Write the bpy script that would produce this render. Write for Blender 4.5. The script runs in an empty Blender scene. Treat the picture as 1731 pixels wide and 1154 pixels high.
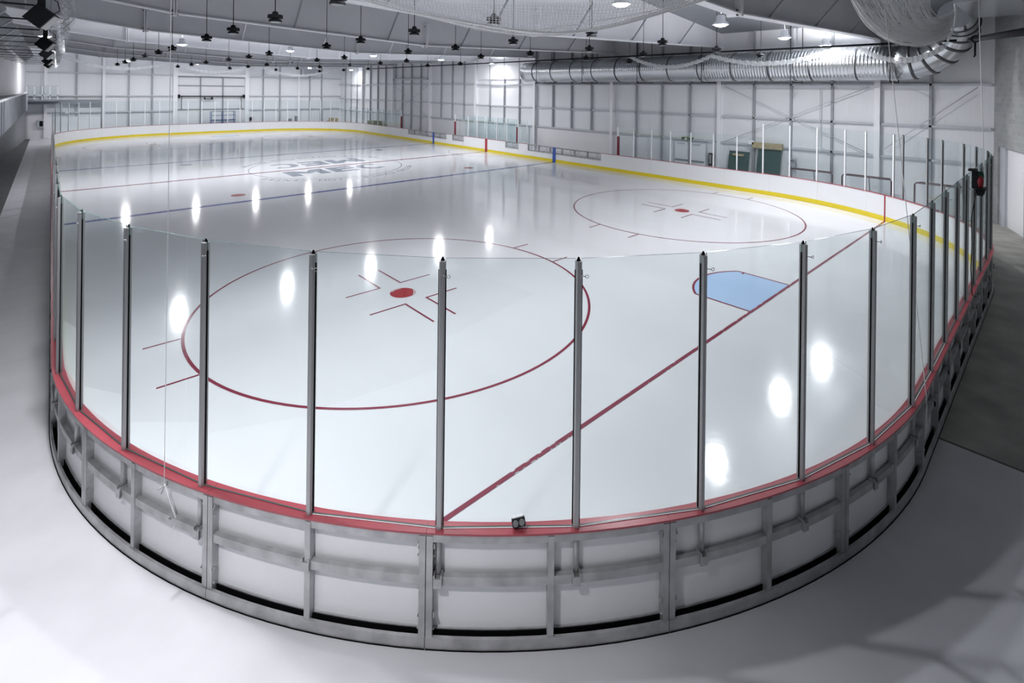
import bpy, bmesh, math, random
from math import sin, cos, pi, radians, hypot
from mathutils import Vector, Matrix

# ------------------------------------------------------------------ camera, world, exposure
SC = bpy.context.scene
COL = SC.collection
YAW, FPX, ROLL = 0.7381, 856.2, 0.012
cam_d = bpy.data.cameras.new('camera')
cam = bpy.data.objects.new('camera', cam_d)
COL.objects.link(cam)
cam_d.sensor_fit = 'HORIZONTAL'
cam_d.sensor_width = 36.0
cam_d.lens = 36.0 * FPX / 1731.0
cam_d.shift_x = 0.0
cam_d.shift_y = -(577.0 - 151.9) / 1731.0
cam_d.clip_start = 0.05
cam_d.clip_end = 300
fw = Vector((sin(YAW), cos(YAW), 0)); rt = Vector((cos(YAW), -sin(YAW), 0)); up = Vector((0, 0, 1))
r2 = rt * cos(ROLL) + up * sin(ROLL)
u2 = -rt * sin(ROLL) + up * cos(ROLL)
m = Matrix((r2, u2, -fw)).transposed().to_4x4()
m.translation = Vector((-13.215, -4.894, 5.06))
cam.matrix_world = m
SC.camera = cam

world = bpy.data.worlds.new('world'); SC.world = world
world.use_nodes = True
world.node_tree.nodes['Background'].inputs[0].default_value = (0.55, 0.6, 0.68, 1)
world.node_tree.nodes['Background'].inputs[1].default_value = 0.3

SC.view_settings.view_transform = 'Standard'
SC.view_settings.look = 'None'
SC.view_settings.exposure = 0.0
SC.view_settings.gamma = 1.0
SC.view_settings.use_curve_mapping = False
SC.cycles.transparent_max_bounces = 40
SC.cycles.max_bounces = 8
SC.cycles.diffuse_bounces = 6
SC.cycles.glossy_bounces = 4
SC.cycles.caustics_reflective = False
SC.cycles.caustics_refractive = False
SC.cycles.sample_clamp_indirect = 6.0
SC.cycles.sample_clamp_direct = 0.0

LAMP_W = 330.0
MAT_RUBBER = None
LAMP_COL = (0.985, 0.978, 1.0)
random.seed(7)

# ------------------------------------------------------------------ helpers
class MB:
    def __init__(s):
        s.v = []; s.f = []; s.mi = []; s.smooth = []
    def quad(s, a, b, c, d, mi=0):
        n = len(s.v); s.v += [a, b, c, d]; s.f.append((n, n+1, n+2, n+3)); s.mi.append(mi); s.smooth.append(False)
    def poly(s, pts, mi=0):
        n = len(s.v); s.v += pts; s.f.append(tuple(range(n, n+len(pts)))); s.mi.append(mi); s.smooth.append(False)
    def hexa(s, p, mi=0, faces=None):
        # p: 8 points, bottom ring 0-3, top ring 4-7
        n = len(s.v); s.v += [tuple(q) for q in p]
        for k, f in enumerate(((0, 3, 2, 1), (4, 5, 6, 7), (0, 1, 5, 4), (1, 2, 6, 5), (2, 3, 7, 6), (3, 0, 4, 7))):
            s.f.append(tuple(n+i for i in f)); s.mi.append(mi if faces is None else faces[k]); s.smooth.append(False)
    def box(s, x0, x1, y0, y1, z0, z1, mi=0):
        s.hexa([(x0, y0, z0), (x1, y0, z0), (x1, y1, z0), (x0, y1, z0), (x0, y0, z1), (x1, y0, z1), (x1, y1, z1), (x0, y1, z1)], mi)
    def bar(s, a, b, w, h, mi=0, upv=(0, 0, 1)):
        a = Vector(a); b = Vector(b); d = (b-a).normalized(); upv = Vector(upv)
        if abs(d.dot(upv)) > 0.99: upv = Vector((1, 0, 0))
        sx = d.cross(upv).normalized() * w/2; sy = sx.cross(d).normalized() * h/2
        s.hexa([a-sx-sy, a+sx-sy, a+sx+sy, a-sx+sy, b-sx-sy, b+sx-sy, b+sx+sy, b-sx+sy], mi)
    def tube(s, pts, r, n=8, caps=True, mi=0, smooth=True, rf=None):
        pts = [Vector(p) for p in pts]; base = len(s.v); prev = None
        for i, p in enumerate(pts):
            d = (pts[min(i+1, len(pts)-1)] - pts[max(i-1, 0)]).normalized()
            if prev is None:
                a = Vector((0, 0, 1)) if abs(d.z) < 0.9 else Vector((1, 0, 0))
                x = d.cross(a).normalized()
            else:
                x = (prev - d*prev.dot(d)).normalized()
            prev = x; y = d.cross(x)
            rr = r if rf is None else rf(i)
            for k in range(n):
                t = 2*pi*k/n
                s.v.append(tuple(p + x*cos(t)*rr + y*sin(t)*rr))
        for i in range(len(pts)-1):
            for k in range(n):
                a = base+i*n+k; b = base+i*n+(k+1) % n
                s.f.append((a, b, b+n, a+n)); s.mi.append(mi); s.smooth.append(smooth)
        if caps:
            s.f.append(tuple(base+k for k in range(n-1, -1, -1))); s.mi.append(mi); s.smooth.append(False)
            e = base+(len(pts)-1)*n
            s.f.append(tuple(e+k for k in range(n))); s.mi.append(mi); s.smooth.append(False)
    def lathe(s, prof, c=(0, 0, 0), n=16, mi=0, smooth=True):
        base = len(s.v)
        for (r, z) in prof:
            for k in range(n):
                t = 2*pi*k/n; s.v.append((c[0]+r*cos(t), c[1]+r*sin(t), c[2]+z))
        for i in range(len(prof)-1):
            for k in range(n):
                a = base+i*n+k; b = base+i*n+(k+1) % n
                s.f.append((a, b, b+n, a+n)); s.mi.append(mi); s.smooth.append(smooth)
        s.f.append(tuple(base+k for k in range(n-1, -1, -1))); s.mi.append(mi); s.smooth.append(False)
        e = base+(len(prof)-1)*n
        s.f.append(tuple(e+k for k in range(n))); s.mi.append(mi); s.smooth.append(False)
    def build(s, name, mat, parent=None, origin=None):
        me = bpy.data.meshes.new(name)
        o = Vector(origin) if origin else Vector((0, 0, 0))
        me.from_pydata([tuple(Vector(v)-o) for v in s.v], [], s.f)
        me.polygons.foreach_set('material_index', s.mi)
        me.polygons.foreach_set('use_smooth', s.smooth)
        for mt in (mat if isinstance(mat, (list, tuple)) else [mat]): me.materials.append(mt)
        me.update()
        ob = bpy.data.objects.new(name, me); COL.objects.link(ob)
        if parent is not None:
            ob.parent = parent
            # vertices are given in world coordinates
            ob.location = o - world_loc(parent)
        else:
            ob.location = o
        return ob

def world_loc(o):
    v = Vector(o.location)
    while o.parent is not None:
        o = o.parent; v = v + Vector(o.location)
    return v

def tag(o, label=None, cat=None, group=None, kind=None):
    if label: o['label'] = label
    if cat: o['category'] = cat
    if group: o['group'] = group
    if kind: o['kind'] = kind
    return o

def empty(name, loc):
    o = bpy.data.objects.new(name, None); COL.objects.link(o); o.location = loc
    o.empty_display_size = 0.1
    return o

ONES = ['', 'first', 'second', 'third', 'fourth', 'fifth', 'sixth', 'seventh', 'eighth', 'ninth', 'tenth', 'eleventh', 'twelfth',
        'thirteenth', 'fourteenth', 'fifteenth', 'sixteenth', 'seventeenth', 'eighteenth', 'nineteenth']
TENS = ['', '', 'twenty', 'thirty', 'forty', 'fifty', 'sixty', 'seventy', 'eighty', 'ninety']
TENTH = ['', '', 'twentieth', 'thirtieth', 'fortieth', 'fiftieth', 'sixtieth', 'seventieth', 'eightieth', 'ninetieth']
def ordn(n):
    if n < 20: return ONES[n]
    return TENTH[n//10] if n % 10 == 0 else TENS[n//10] + '-' + ONES[n % 10]

# ------------------------------------------------------------------ materials
def mat(name, col, rough=0.5, metal=0.0, spec=0.5, noise=None, bump=None, coat=0.0):
    M = bpy.data.materials.new(name); M.use_nodes = True
    nt = M.node_tree; b = nt.nodes['Principled BSDF']
    b.inputs['Base Color'].default_value = (*col, 1)
    b.inputs['Roughness'].default_value = rough
    b.inputs['Metallic'].default_value = metal
    b.inputs['Specular IOR Level'].default_value = spec
    b.inputs['Coat Weight'].default_value = coat
    if noise or bump:
        tc = nt.nodes.new('ShaderNodeTexCoord'); mp = nt.nodes.new('ShaderNodeMapping')
        nt.links.new(tc.outputs['Object'], mp.inputs['Vector'])
    if noise:
        scale, amt = noise[0], noise[1]
        nz = nt.nodes.new('ShaderNodeTexNoise'); nz.inputs['Scale'].default_value = scale; nz.inputs['Detail'].default_value = 6
        if len(noise) > 2: mp.inputs['Scale'].default_value = noise[2]
        nt.links.new(mp.outputs['Vector'], nz.inputs['Vector'])
        cr = nt.nodes.new('ShaderNodeValToRGB')
        cr.color_ramp.elements[0].position = 0.3; cr.color_ramp.elements[1].position = 0.7
        cr.color_ramp.elements[0].color = tuple(max(0, c*(1-amt)) for c in col) + (1,)
        cr.color_ramp.elements[1].color = tuple(min(1, c*(1+amt)) for c in col) + (1,)
        nt.links.new(nz.outputs['Fac'], cr.inputs['Fac']); nt.links.new(cr.outputs['Color'], b.inputs['Base Color'])
    if bump:
        scale, strength = bump[0], bump[1]
        nz2 = nt.nodes.new('ShaderNodeTexNoise'); nz2.inputs['Scale'].default_value = scale; nz2.inputs['Detail'].default_value = 4
        nt.links.new(tc.outputs['Object'], nz2.inputs['Vector'])
        bp = nt.nodes.new('ShaderNodeBump'); bp.inputs['Strength'].default_value = strength; bp.inputs['Distance'].default_value = 0.02
        nt.links.new(nz2.outputs['Fac'], bp.inputs['Height']); nt.links.new(bp.outputs['Normal'], b.inputs['Normal'])
    return M

def wave_bump(M, axis, period, strength, dist=0.02, profile='SIN'):
    nt = M.node_tree; b = nt.nodes['Principled BSDF']
    tc = nt.nodes.new('ShaderNodeTexCoord'); w = nt.nodes.new('ShaderNodeTexWave')
    w.wave_type = 'BANDS'; w.bands_direction = axis; w.wave_profile = profile
    w.inputs['Scale'].default_value = 0.314159 / period
    nt.links.new(tc.outputs['Object'], w.inputs['Vector'])
    bp = nt.nodes.new('ShaderNodeBump'); bp.inputs['Strength'].default_value = strength; bp.inputs['Distance'].default_value = dist
    nt.links.new(w.outputs['Fac'], bp.inputs['Height']); nt.links.new(bp.outputs['Normal'], b.inputs['Normal'])
    return M

def emit(name, col, strength):
    M = bpy.data.materials.new(name); M.use_nodes = True; nt = M.node_tree; nt.nodes.clear()
    e = nt.nodes.new('ShaderNodeEmission'); e.inputs[0].default_value = (*col, 1); e.inputs[1].default_value = strength
    o = nt.nodes.new('ShaderNodeOutputMaterial'); nt.links.new(e.outputs[0], o.inputs[0])
    return M

def glass_mat(name, tint, ior=1.5, rough=0.0):
    # thin clear sheet: see-through with fresnel reflections
    M = bpy.data.materials.new(name); M.use_nodes = True; nt = M.node_tree; nt.nodes.clear()
    tr = nt.nodes.new('ShaderNodeBsdfTransparent'); tr.inputs[0].default_value = (*tint, 1)
    gl = nt.nodes.new('ShaderNodeBsdfGlossy'); gl.inputs['Roughness'].default_value = rough; gl.inputs[0].default_value = (0.95, 1, 1, 1)
    fr = nt.nodes.new('ShaderNodeFresnel'); fr.inputs['IOR'].default_value = ior
    mx = nt.nodes.new('ShaderNodeMixShader'); o = nt.nodes.new('ShaderNodeOutputMaterial')
    geo = nt.nodes.new('ShaderNodeNewGeometry'); mul = nt.nodes.new('ShaderNodeMath'); mul.operation = 'MULTIPLY'
    inv = nt.nodes.new('ShaderNodeMath'); inv.operation = 'SUBTRACT'; inv.inputs[0].default_value = 1.0
    nt.links.new(geo.outputs['Backfacing'], inv.inputs[1])
    nt.links.new(fr.outputs[0], mul.inputs[0]); nt.links.new(inv.outputs[0], mul.inputs[1])
    nt.links.new(mul.outputs[0], mx.inputs[0]); nt.links.new(tr.outputs[0], mx.inputs[1]); nt.links.new(gl.outputs[0], mx.inputs[2])
    nt.links.new(mx.outputs[0], o.inputs[0])
    return M

def net_mat(name, col, nu, nv, width, base=0.0):
    # knotted cord net: strands of a grid in the sheet's own UV, open in between
    M = bpy.data.materials.new(name); M.use_nodes = True; nt = M.node_tree; nt.nodes.clear()
    uv = nt.nodes.new('ShaderNodeUVMap'); sp = nt.nodes.new('ShaderNodeSeparateXYZ'); nt.links.new(uv.outputs[0], sp.inputs[0])
    outs = []
    for ax, n in (('X', nu), ('Y', nv)):
        a = nt.nodes.new('ShaderNodeMath'); a.operation = 'MULTIPLY'; a.inputs[1].default_value = n
        nt.links.new(sp.outputs[ax], a.inputs[0])
        f = nt.nodes.new('ShaderNodeMath'); f.operation = 'FRACT'; nt.links.new(a.outputs[0], f.inputs[0])
        l = nt.nodes.new('ShaderNodeMath'); l.operation = 'LESS_THAN'; l.inputs[1].default_value = width
        nt.links.new(f.outputs[0], l.inputs[0]); outs.append(l)
    mxm = nt.nodes.new('ShaderNodeMath'); mxm.operation = 'MAXIMUM'
    nt.links.new(outs[0].outputs[0], mxm.inputs[0]); nt.links.new(outs[1].outputs[0], mxm.inputs[1])
    mb = nt.nodes.new('ShaderNodeMath'); mb.operation = 'MAXIMUM'; mb.inputs[1].default_value = base
    nt.links.new(mxm.outputs[0], mb.inputs[0])
    tr = nt.nodes.new('ShaderNodeBsdfTransparent'); df = nt.nodes.new('ShaderNodeBsdfDiffuse'); df.inputs[0].default_value = (*col, 1)
    tl = nt.nodes.new('ShaderNodeBsdfTranslucent'); tl.inputs[0].default_value = (*col, 1)
    ms = nt.nodes.new('ShaderNodeMixShader'); ms.inputs[0].default_value = 0.25
    nt.links.new(df.outputs[0], ms.inputs[1]); nt.links.new(tl.outputs[0], ms.inputs[2])
    mx = nt.nodes.new('ShaderNodeMixShader'); o = nt.nodes.new('ShaderNodeOutputMaterial')
    nt.links.new(mb.outputs[0], mx.inputs[0]); nt.links.new(tr.outputs[0], mx.inputs[1]); nt.links.new(ms.outputs[0], mx.inputs[2])
    nt.links.new(mx.outputs[0], o.inputs[0])
    return M

def ice_like(name, col, rough=0.09, noise=True):
    M = bpy.data.materials.new(name); M.use_nodes = True; nt = M.node_tree
    b = nt.nodes['Principled BSDF']; b.inputs['Base Color'].default_value = (*col, 1)
    b.inputs['Roughness'].default_value = rough; b.inputs['Specular IOR Level'].default_value = 0.55; b.inputs['IOR'].default_value = 1.45
    tc = nt.nodes.new('ShaderNodeTexCoord')
    # faint resurfacing bands across the sheet
    mp = nt.nodes.new('ShaderNodeMapping'); mp.inputs['Scale'].default_value = (0.55, 0.16, 1)
    nt.links.new(tc.outputs['Object'], mp.inputs['Vector'])
    nz = nt.nodes.new('ShaderNodeTexNoise'); nz.inputs['Scale'].default_value = 0.8; nz.inputs['Detail'].default_value = 5
    nt.links.new(mp.outputs['Vector'], nz.inputs['Vector'])
    if noise:
        cr = nt.nodes.new('ShaderNodeValToRGB')
        cr.color_ramp.elements[0].position = 0.35; cr.color_ramp.elements[1].position = 0.65
        cr.color_ramp.elements[0].color = tuple(c*0.95 for c in col) + (1,); cr.color_ramp.elements[1].color = (*col, 1)
        nt.links.new(nz.outputs['Fac'], cr.inputs['Fac']); nt.links.new(cr.outputs['Color'], b.inputs['Base Color'])
    rr = nt.nodes.new('ShaderNodeMapRange'); rr.inputs['To Min'].default_value = rough*0.7; rr.inputs['To Max'].default_value = rough*1.5
    nt.links.new(nz.outputs['Fac'], rr.inputs['Value']); nt.links.new(rr.outputs['Result'], b.inputs['Roughness'])
    n2 = nt.nodes.new('ShaderNodeTexNoise'); n2.inputs['Scale'].default_value = 7; n2.inputs['Detail'].default_value = 3
    nt.links.new(tc.outputs['Object'], n2.inputs['Vector'])
    bp = nt.nodes.new('ShaderNodeBump'); bp.inputs['Strength'].default_value = 0.06; bp.inputs['Distance'].default_value = 0.01
    nt.links.new(n2.outputs['Fac'], bp.inputs['Height']); nt.links.new(bp.outputs['Normal'], b.inputs['Normal'])
    return M

ICE = ice_like('ice', (0.745, 0.76, 0.785), 0.085)
I_RED = ice_like('ice_red_paint', (0.22, 0.028, 0.055), noise=False)
I_DOT = ice_like('ice_red_dot', (0.36, 0.03, 0.035), noise=False)
I_BLUE = ice_like('ice_blue_paint', (0.06, 0.085, 0.34), noise=False)
I_CREASE = ice_like('ice_crease_paint', (0.44, 0.61, 0.86))
I_LOGO = ice_like('ice_logo_paint', (0.20, 0.235, 0.29), noise=False)
FLOOR = mat('floor_epoxy', (0.66, 0.66, 0.695), 0.42, 0, 0.35, noise=(1.2, 0.06), bump=(60, 0.05))
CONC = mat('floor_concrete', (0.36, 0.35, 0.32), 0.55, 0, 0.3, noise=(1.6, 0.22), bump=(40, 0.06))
STRIP = mat('dark_steel', (0.10, 0.09, 0.08), 0.5, 0.3)
WALLP = wave_bump(mat('white_wall_panel_x', (0.84, 0.85, 0.875), 0.55, 0, 0.3), 'X', 0.2, 0.35, 0.01)
WALLPY = wave_bump(mat('white_wall_panel_y', (0.84, 0.85, 0.875), 0.55, 0, 0.3), 'Y', 0.2, 0.35, 0.01)
PLAIN = mat('white_drywall', (0.84, 0.84, 0.86), 0.7, 0, 0.2)
GIRT = mat('girt_grey', (0.56, 0.58, 0.62), 0.5, 0.0, 0.4)
MULL = mat('mullion_grey', (0.38, 0.395, 0.42), 0.5, 0.0, 0.4)
STEELW = mat('painted_steel_white', (0.92, 0.925, 0.95), 0.4, 0, 0.4)
WEB = mat('beam_web_grey', (0.80, 0.805, 0.84), 0.5, 0, 0.3, noise=(0.5, 0.05))
DECK = wave_bump(mat('roof_deck', (0.30, 0.32, 0.34), 0.45, 0.2, 0.4), 'X', 0.15, 0.6, 0.03)
BRACE = mat('brace_grey', (0.30, 0.32, 0.35), 0.5, 0.2)
BLOCK = None
ALU = mat('aluminium', (0.45, 0.45, 0.46), 0.42, 0.45, 0.5, noise=(5.0, 0.22), bump=(25, 0.03))
POST = mat('post_aluminium', (0.42, 0.425, 0.435), 0.40, 0.35)
RUB = mat('black_rubber', (0.006, 0.006, 0.007), 0.9, 0, 0.05)
CAPR = mat('red_cap', (0.42, 0.075, 0.095), 0.30, 0, 0.5, noise=(2.0, 0.06))
BOARD = mat('white_board', (0.84, 0.85, 0.87), 0.28, 0, 0.5)
BACKP = mat('board_back', (0.84, 0.85, 0.87), 0.42, 0, 0.4, noise=(1.5, 0.04))
KICK = mat('yellow_kick', (0.78, 0.62, 0.02), 0.35, 0, 0.5)
BLUEP = mat('blue_board_stripe', (0.05, 0.12, 0.42), 0.35)
REDP = mat('red_board_stripe', (0.38, 0.03, 0.05), 0.35)
PAD = mat('maroon_pad', (0.16, 0.012, 0.03), 0.5)
BLK = mat('black_housing', (0.012, 0.013, 0.016), 0.6, 0, 0.15)
DUCT = wave_bump(mat('spiral_duct', (0.66, 0.68, 0.70), 0.24, 1.0), 'Y', 0.14, 0.5, 0.03)
DUCTP = mat('smooth_duct', (0.62, 0.64, 0.66), 0.26, 1.0, noise=(2, 0.06))
DUCTD = mat('duct_band', (0.10, 0.105, 0.11), 0.4, 0.6)
GLASS = glass_mat('clear_glass', (0.952, 0.975, 0.978))
GEDGE = mat('glass_edge', (0.10, 0.17, 0.16), 0.2)
SMOKE = glass_mat('stored_glass', (0.30, 0.42, 0.40))
NETW = net_mat('net_cord', (0.62, 0.63, 0.65), 110, 52, 0.12)
NETD = net_mat('net_gathered', (0.86, 0.88, 0.90), 260, 22, 0.35, 0.12)
NETF = net_mat('net_far', (0.86, 0.88, 0.90), 400, 12, 0.25, 0.10)
CORD = mat('white_cord', (0.93, 0.94, 0.95), 0.7)
WOOD = mat('plywood', (0.42, 0.35, 0.22), 0.6, noise=(6, 0.2))
GREEN = mat('green_sign', (0.03, 0.13, 0.06), 0.4)
BLUES = mat('blue_steel', (0.05, 0.10, 0.26), 0.5)
LENS = mat('lens_grey', (0.30, 0.31, 0.31), 0.15)
PANELG = mat('fascia_panel', (0.26, 0.28, 0.31), 0.35, 0.4, noise=(3, 0.15))
SEATG = mat('platform_grey', (0.34, 0.35, 0.35), 0.6, noise=(1.5, 0.15))
DIFF = emit('lamp_diffuser', (0.95, 0.98, 1.0), 60.0)

# block wall
BLOCK = bpy.data.materials.new('concrete_block'); BLOCK.use_nodes = True
_nt = BLOCK.node_tree; _b = _nt.nodes['Principled BSDF']; _b.inputs['Roughness'].default_value = 0.8
_tc = _nt.nodes.new('ShaderNodeTexCoord'); _mp = _nt.nodes.new('ShaderNodeMapping')
_mp.inputs['Rotation'].default_value = (radians(90), 0, 0)
_nt.links.new(_tc.outputs['Object'], _mp.inputs['Vector'])
_br = _nt.nodes.new('ShaderNodeTexBrick'); _br.inputs['Scale'].default_value = 1.0
_br.inputs['Brick Width'].default_value = 0.4; _br.inputs['Row Height'].default_value = 0.2; _br.inputs['Mortar Size'].default_value = 0.006
_br.inputs['Color1'].default_value = (0.40, 0.41, 0.41, 1); _br.inputs['Color2'].default_value = (0.33, 0.34, 0.34, 1); _br.inputs['Mortar'].default_value = (0.45, 0.46, 0.46, 1)
_nt.links.new(_mp.outputs['Vector'], _br.inputs['Vector']); _nt.links.new(_br.outputs['Color'], _b.inputs['Base Color'])

# ------------------------------------------------------------------ rink outline
W, E, RC, L = 13.07, 3.52, 8.64, 57.5
LS = (L + E) - 2*RC            # straight side
LE = 2*(W-RC)                  # straight end
QA = pi/2*RC
S0 = 21.88                     # distance from y=27 down the left side to the corner
TOTAL = 2*(LS+LE)+4*QA
def peri(s, off=0.0):
    """point and outward normal on the rink outline; s runs down the left side, round the near end and up the right side"""
    s = s % TOTAL
    if s < S0: return (-W-off, 27-s, -1, 0)
    s -= S0
    if s < QA:
        t = s/RC; return (-(W-RC)-(RC+off)*cos(t), (RC-E)-(RC+off)*sin(t), -cos(t), -sin(t))
    s -= QA
    if s < LE: return (-(W-RC)+s, -E-off, 0, -1)
    s -= LE
    if s < QA:
        t = s/RC; return ((W-RC)+(RC+off)*sin(t), (RC-E)-(RC+off)*cos(t), sin(t), -cos(t))
    s -= QA
    if s < LS: return (W+off, (RC-E)+s, 1, 0)
    s -= LS
    if s < QA:
        t = s/RC; return ((W-RC)+(RC+off)*cos(t), (L-RC)+(RC+off)*sin(t), cos(t), sin(t))
    s -= QA
    if s < LE: return ((W-RC)-s, L+off, 0, 1)
    s -= LE
    if s < QA:
        t = s/RC; return (-(W-RC)-(RC+off)*sin(t), (L-RC)+(RC+off)*cos(t), -sin(t), cos(t))
    s -= QA
    return (-W-off, (L-RC)-s, -1, 0)
S_RIGHT = S0+2*QA+LE           # start of right straight (y = RC-E)
def s_of_y(y): return S_RIGHT + y-(RC-E)
def steps(s0, s1):
    n = max(1, int(math.ceil((s1-s0)/0.28)))
    return [s0+(s1-s0)*i/n for i in range(n+1)]
def ring(mb, s0, s1, o0, o1, z0, z1, mi=0, ss=None):
    """bar following the rink outline between offsets o0..o1 and heights z0..z1"""
    ss = ss or steps(s0, s1); base = len(mb.v)
    for s in ss:
        for (o, z) in ((o0, z0), (o1, z0), (o1, z1), (o0, z1)):
            x, y, _, _ = peri(s, o); mb.v.append((x, y, z))
    def F(f): mb.f.append(f); mb.mi.append(mi); mb.smooth.append(False)
    for i in range(len(ss)-1):
        a = base+4*i; b = a+4
        for k in range(4):
            F((a+k, a+(k+1) % 4, b+(k+1) % 4, b+k))
    F((base+3, base+2, base+1, base)); e = base+4*(len(ss)-1); F((e, e+1, e+2, e+3))

# ------------------------------------------------------------------ building shell
XL0, XR = -18.0, 15.0
YF, YN = 59.7, -12.0
# floor: pale coated floor and bare concrete past the joint
f = MB(); f.box(-19, -3.5, -16, 61, -0.2, 0.0)
f.box(-3.5, 16, -2.6, 61, -0.2, 0.0)
fl = tag(f.build('floor', FLOOR), kind='structure')
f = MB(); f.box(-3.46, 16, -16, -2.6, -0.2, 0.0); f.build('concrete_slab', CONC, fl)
f = MB(); f.box(-18.5, -14.62, -8, 59.6, .0, .006); f.build('rubber_matting', mat('rubber_floor', (0.10, 0.105, 0.11), .6, noise=(3, .15)), fl)
f = MB(); f.box(-3.5, -3.46, -16, -3.66, -0.18, 0.004); f.build('floor_joint', STRIP, fl)

def roof_z(x): return 8.4 + 0.106*(15-x)
c = MB()
c.hexa([(-19, -16, roof_z(-19)), (16, -16, roof_z(16)), (16, 61, roof_z(16)), (-19, 61, roof_z(-19)),
        (-19, -16, roof_z(-19)+.2), (16, -16, roof_z(16)+.2), (16, 61, roof_z(16)+.2), (-19, 61, roof_z(-19)+.2)])
tag(c.build('ceiling', DECK), kind='structure')

# right wall with girts and mullions
FRAMES = [1.0, 8.4, 15.85, 23.25, 30.7, 38.1, 45.5, 52.95]
c = MB(); c.box(15.0, 15.3, -3.2, YF, 0, 8.6)
wr = tag(c.build('wall_right', WALLPY), kind='structure')
for z, d in ((2.2, 0.16), (3.66, 0.16), (5.46, 0.16)):
    c = MB(); c.box(14.84, 15.0, -2.8, YF, z, z+.09); c.build('girt', GIRT, wr)
ys = []
b0 = [-2.76] + FRAMES + [YF]
for a, b in zip(b0[:-1], b0[1:]):
    n = 4 if b-a > 5 else 2
    for k in range(1, n): ys.append(a+(b-a)*k/n)
for y in ys:
    zlo = 2.3 if (15.85 < y < 38.1) else 0
    c = MB(); c.box(14.84, 15.0, y-.05, y+.05, zlo, 8.5); c.build('mullion', MULL, wr)
# flush liner sheets below the lowest girt beside the benches
for (y0, y1) in ((15.95, 23.1), (24.0, 34.5), (13.2, 15.7)):
    c = MB(); c.box(14.9, 15.0, y0, y1, 0, 2.12); c.build('liner_sheet', PLAIN, wr)
# upper band of the right wall above the duct end
c = MB(); c.box(14.86, 15.0, 23.4, 30.5, 5.95, 8.3); c.build('liner_sheet', PLAIN, wr)
c = MB(); c.box(14.7, 15.0, 38.3, 45.3, 6.0, 6.12); c.box(14.7, 15.0, 38.3, 38.5, 6.0, 8); c.box(14.7, 15.0, 45.1, 45.3, 6.0, 8); c.build('header', GIRT, wr)

# far wall with overhead door bay
c = MB(); c.box(-18.5, -3.2, YF, YF+.3, 0, 12.2); c.box(3.46, 15.3, YF, YF+.3, 0, 9.6); c.box(-3.2, 3.46, YF, YF+.3, 6.35, 10.5)
wf = tag(c.build('wall_far', WALLP), kind='structure')
for z in (2.38, 3.98, 6.2):
    for (x0, x1) in ((-15.0, -3.5), (3.75, 15.0)):
        c = MB(); c.box(x0, x1, YF-.16, YF, z-.06, z+.06); c.build('girt', GIRT, wf)
for x in (-11.4, -7.35, -5.4, 5.45, 7.35, 10.95, 12.45):
    c = MB(); c.box(x-.06, x+.06, YF-.15, YF, 0, 9.5); c.build('mullion', MULL, wf)
c = MB(); c.box(-3.2, 3.46, YF+.05, YF+.12, 0, 6.35)
d1 = tag(c.build('door_1', PLAIN), kind='structure')
for z in (0.75, 2.5, 3.95, 5.1, 6.05):
    c = MB(); c.box(-3.15, 3.4, YF-.02, YF+.05, z-.05, z+.05); c.build('panel_strut', BRACE, d1)
for x in (-1.0, 1.2):
    c = MB(); c.box(x-.05, x+.05, YF-.06, YF+.05, 0.9, 6.3); c.build('panel_stile', BRACE, d1)
c = MB(); c.tube([(-3.1, YF-.25, 3.95), (3.35, YF-.25, 3.95)], .05); c.build('torsion_shaft', BLK, d1)
for x in (-3.05, 3.3):
    c = MB(); c.tube([(x-.08, YF-.25, 3.95), (x+.08, YF-.25, 3.95)], .2, 14); c.build('cable_drum', BLK, d1)
    c = MB(); c.tube([(x*.92, YF-.22, 3.9), (x*.92, YF-.22, 2.5)], .03, 6); c.build('cable', BLK, d1)
c = MB(); c.box(-.7, -.6, YF-.4, YF-.1, 3.6, 3.85); c.box(.0, .15, YF-.4, YF-.1, 3.6, 3.85); c.box(-.6, 0, YF-.3, YF-.22, 3.6, 3.66); c.build('motor', BLK, d1)
for i, x in enumerate((-3.38, 3.64)):
    c = MB(); c.box(x-.2, x+.2, YF-.3, YF+.01, 0, 7.6); tag(c.build('trim_%d' % (i+1), STEELW), kind='structure')
c = MB(); c.box(-3.18, 3.44, YF-.3, YF+.01, 6.15, 6.4); tag(c.build('trim_3', STEELW), kind='structure')

# left wall (white, above the seating platform), slightly out of square with the rink
def xl(y): return -14.95 - (YF-y)*0.0455
c = MB()
c.hexa([(xl(-16)-.3, -16, 0), (xl(-16), -16, 0), (xl(YF), YF, 0), (xl(YF)-.3, YF, 0),
        (xl(-16)-.3, -16, 7.6), (xl(-16), -16, 7.6), (xl(YF), YF, 7.6), (xl(YF)-.3, YF, 7.6)])
tag(c.build('wall_left', PLAIN), kind='structure')
c = MB()
c.hexa([(xl(-16)+.01, -16, 0), (xl(-16)+.05, -16, 0), (xl(YF)+.05, YF-.2, 0), (xl(YF)+.01, YF-.2, 0),
        (xl(-16)+.01, -16, 4.0), (xl(-16)+.05, -16, 4.0), (xl(YF)+.05, YF-.2, 4.0), (xl(YF)+.01, YF-.2, 4.0)])
c.build('added_dark_sheet', mat('under_platform_dark', (.24, .25, .26), .6), bpy.data.objects['wall_left'])  # dark sheet added to darken the wall under the platform
c = MB()
c.hexa([(xl(-16)-1.5, -16, 7.6), (xl(-16)-1.2, -16, 7.6), (xl(YF)-1.2, YF, 7.6), (xl(YF)-1.5, YF, 7.6),
        (xl(-16)-1.5, -16, 12), (xl(-16)-1.2, -16, 12), (xl(YF)-1.2, YF, 12), (xl(YF)-1.5, YF, 12)])
tag(c.build('trim_4', PLAIN), kind='structure')

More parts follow.
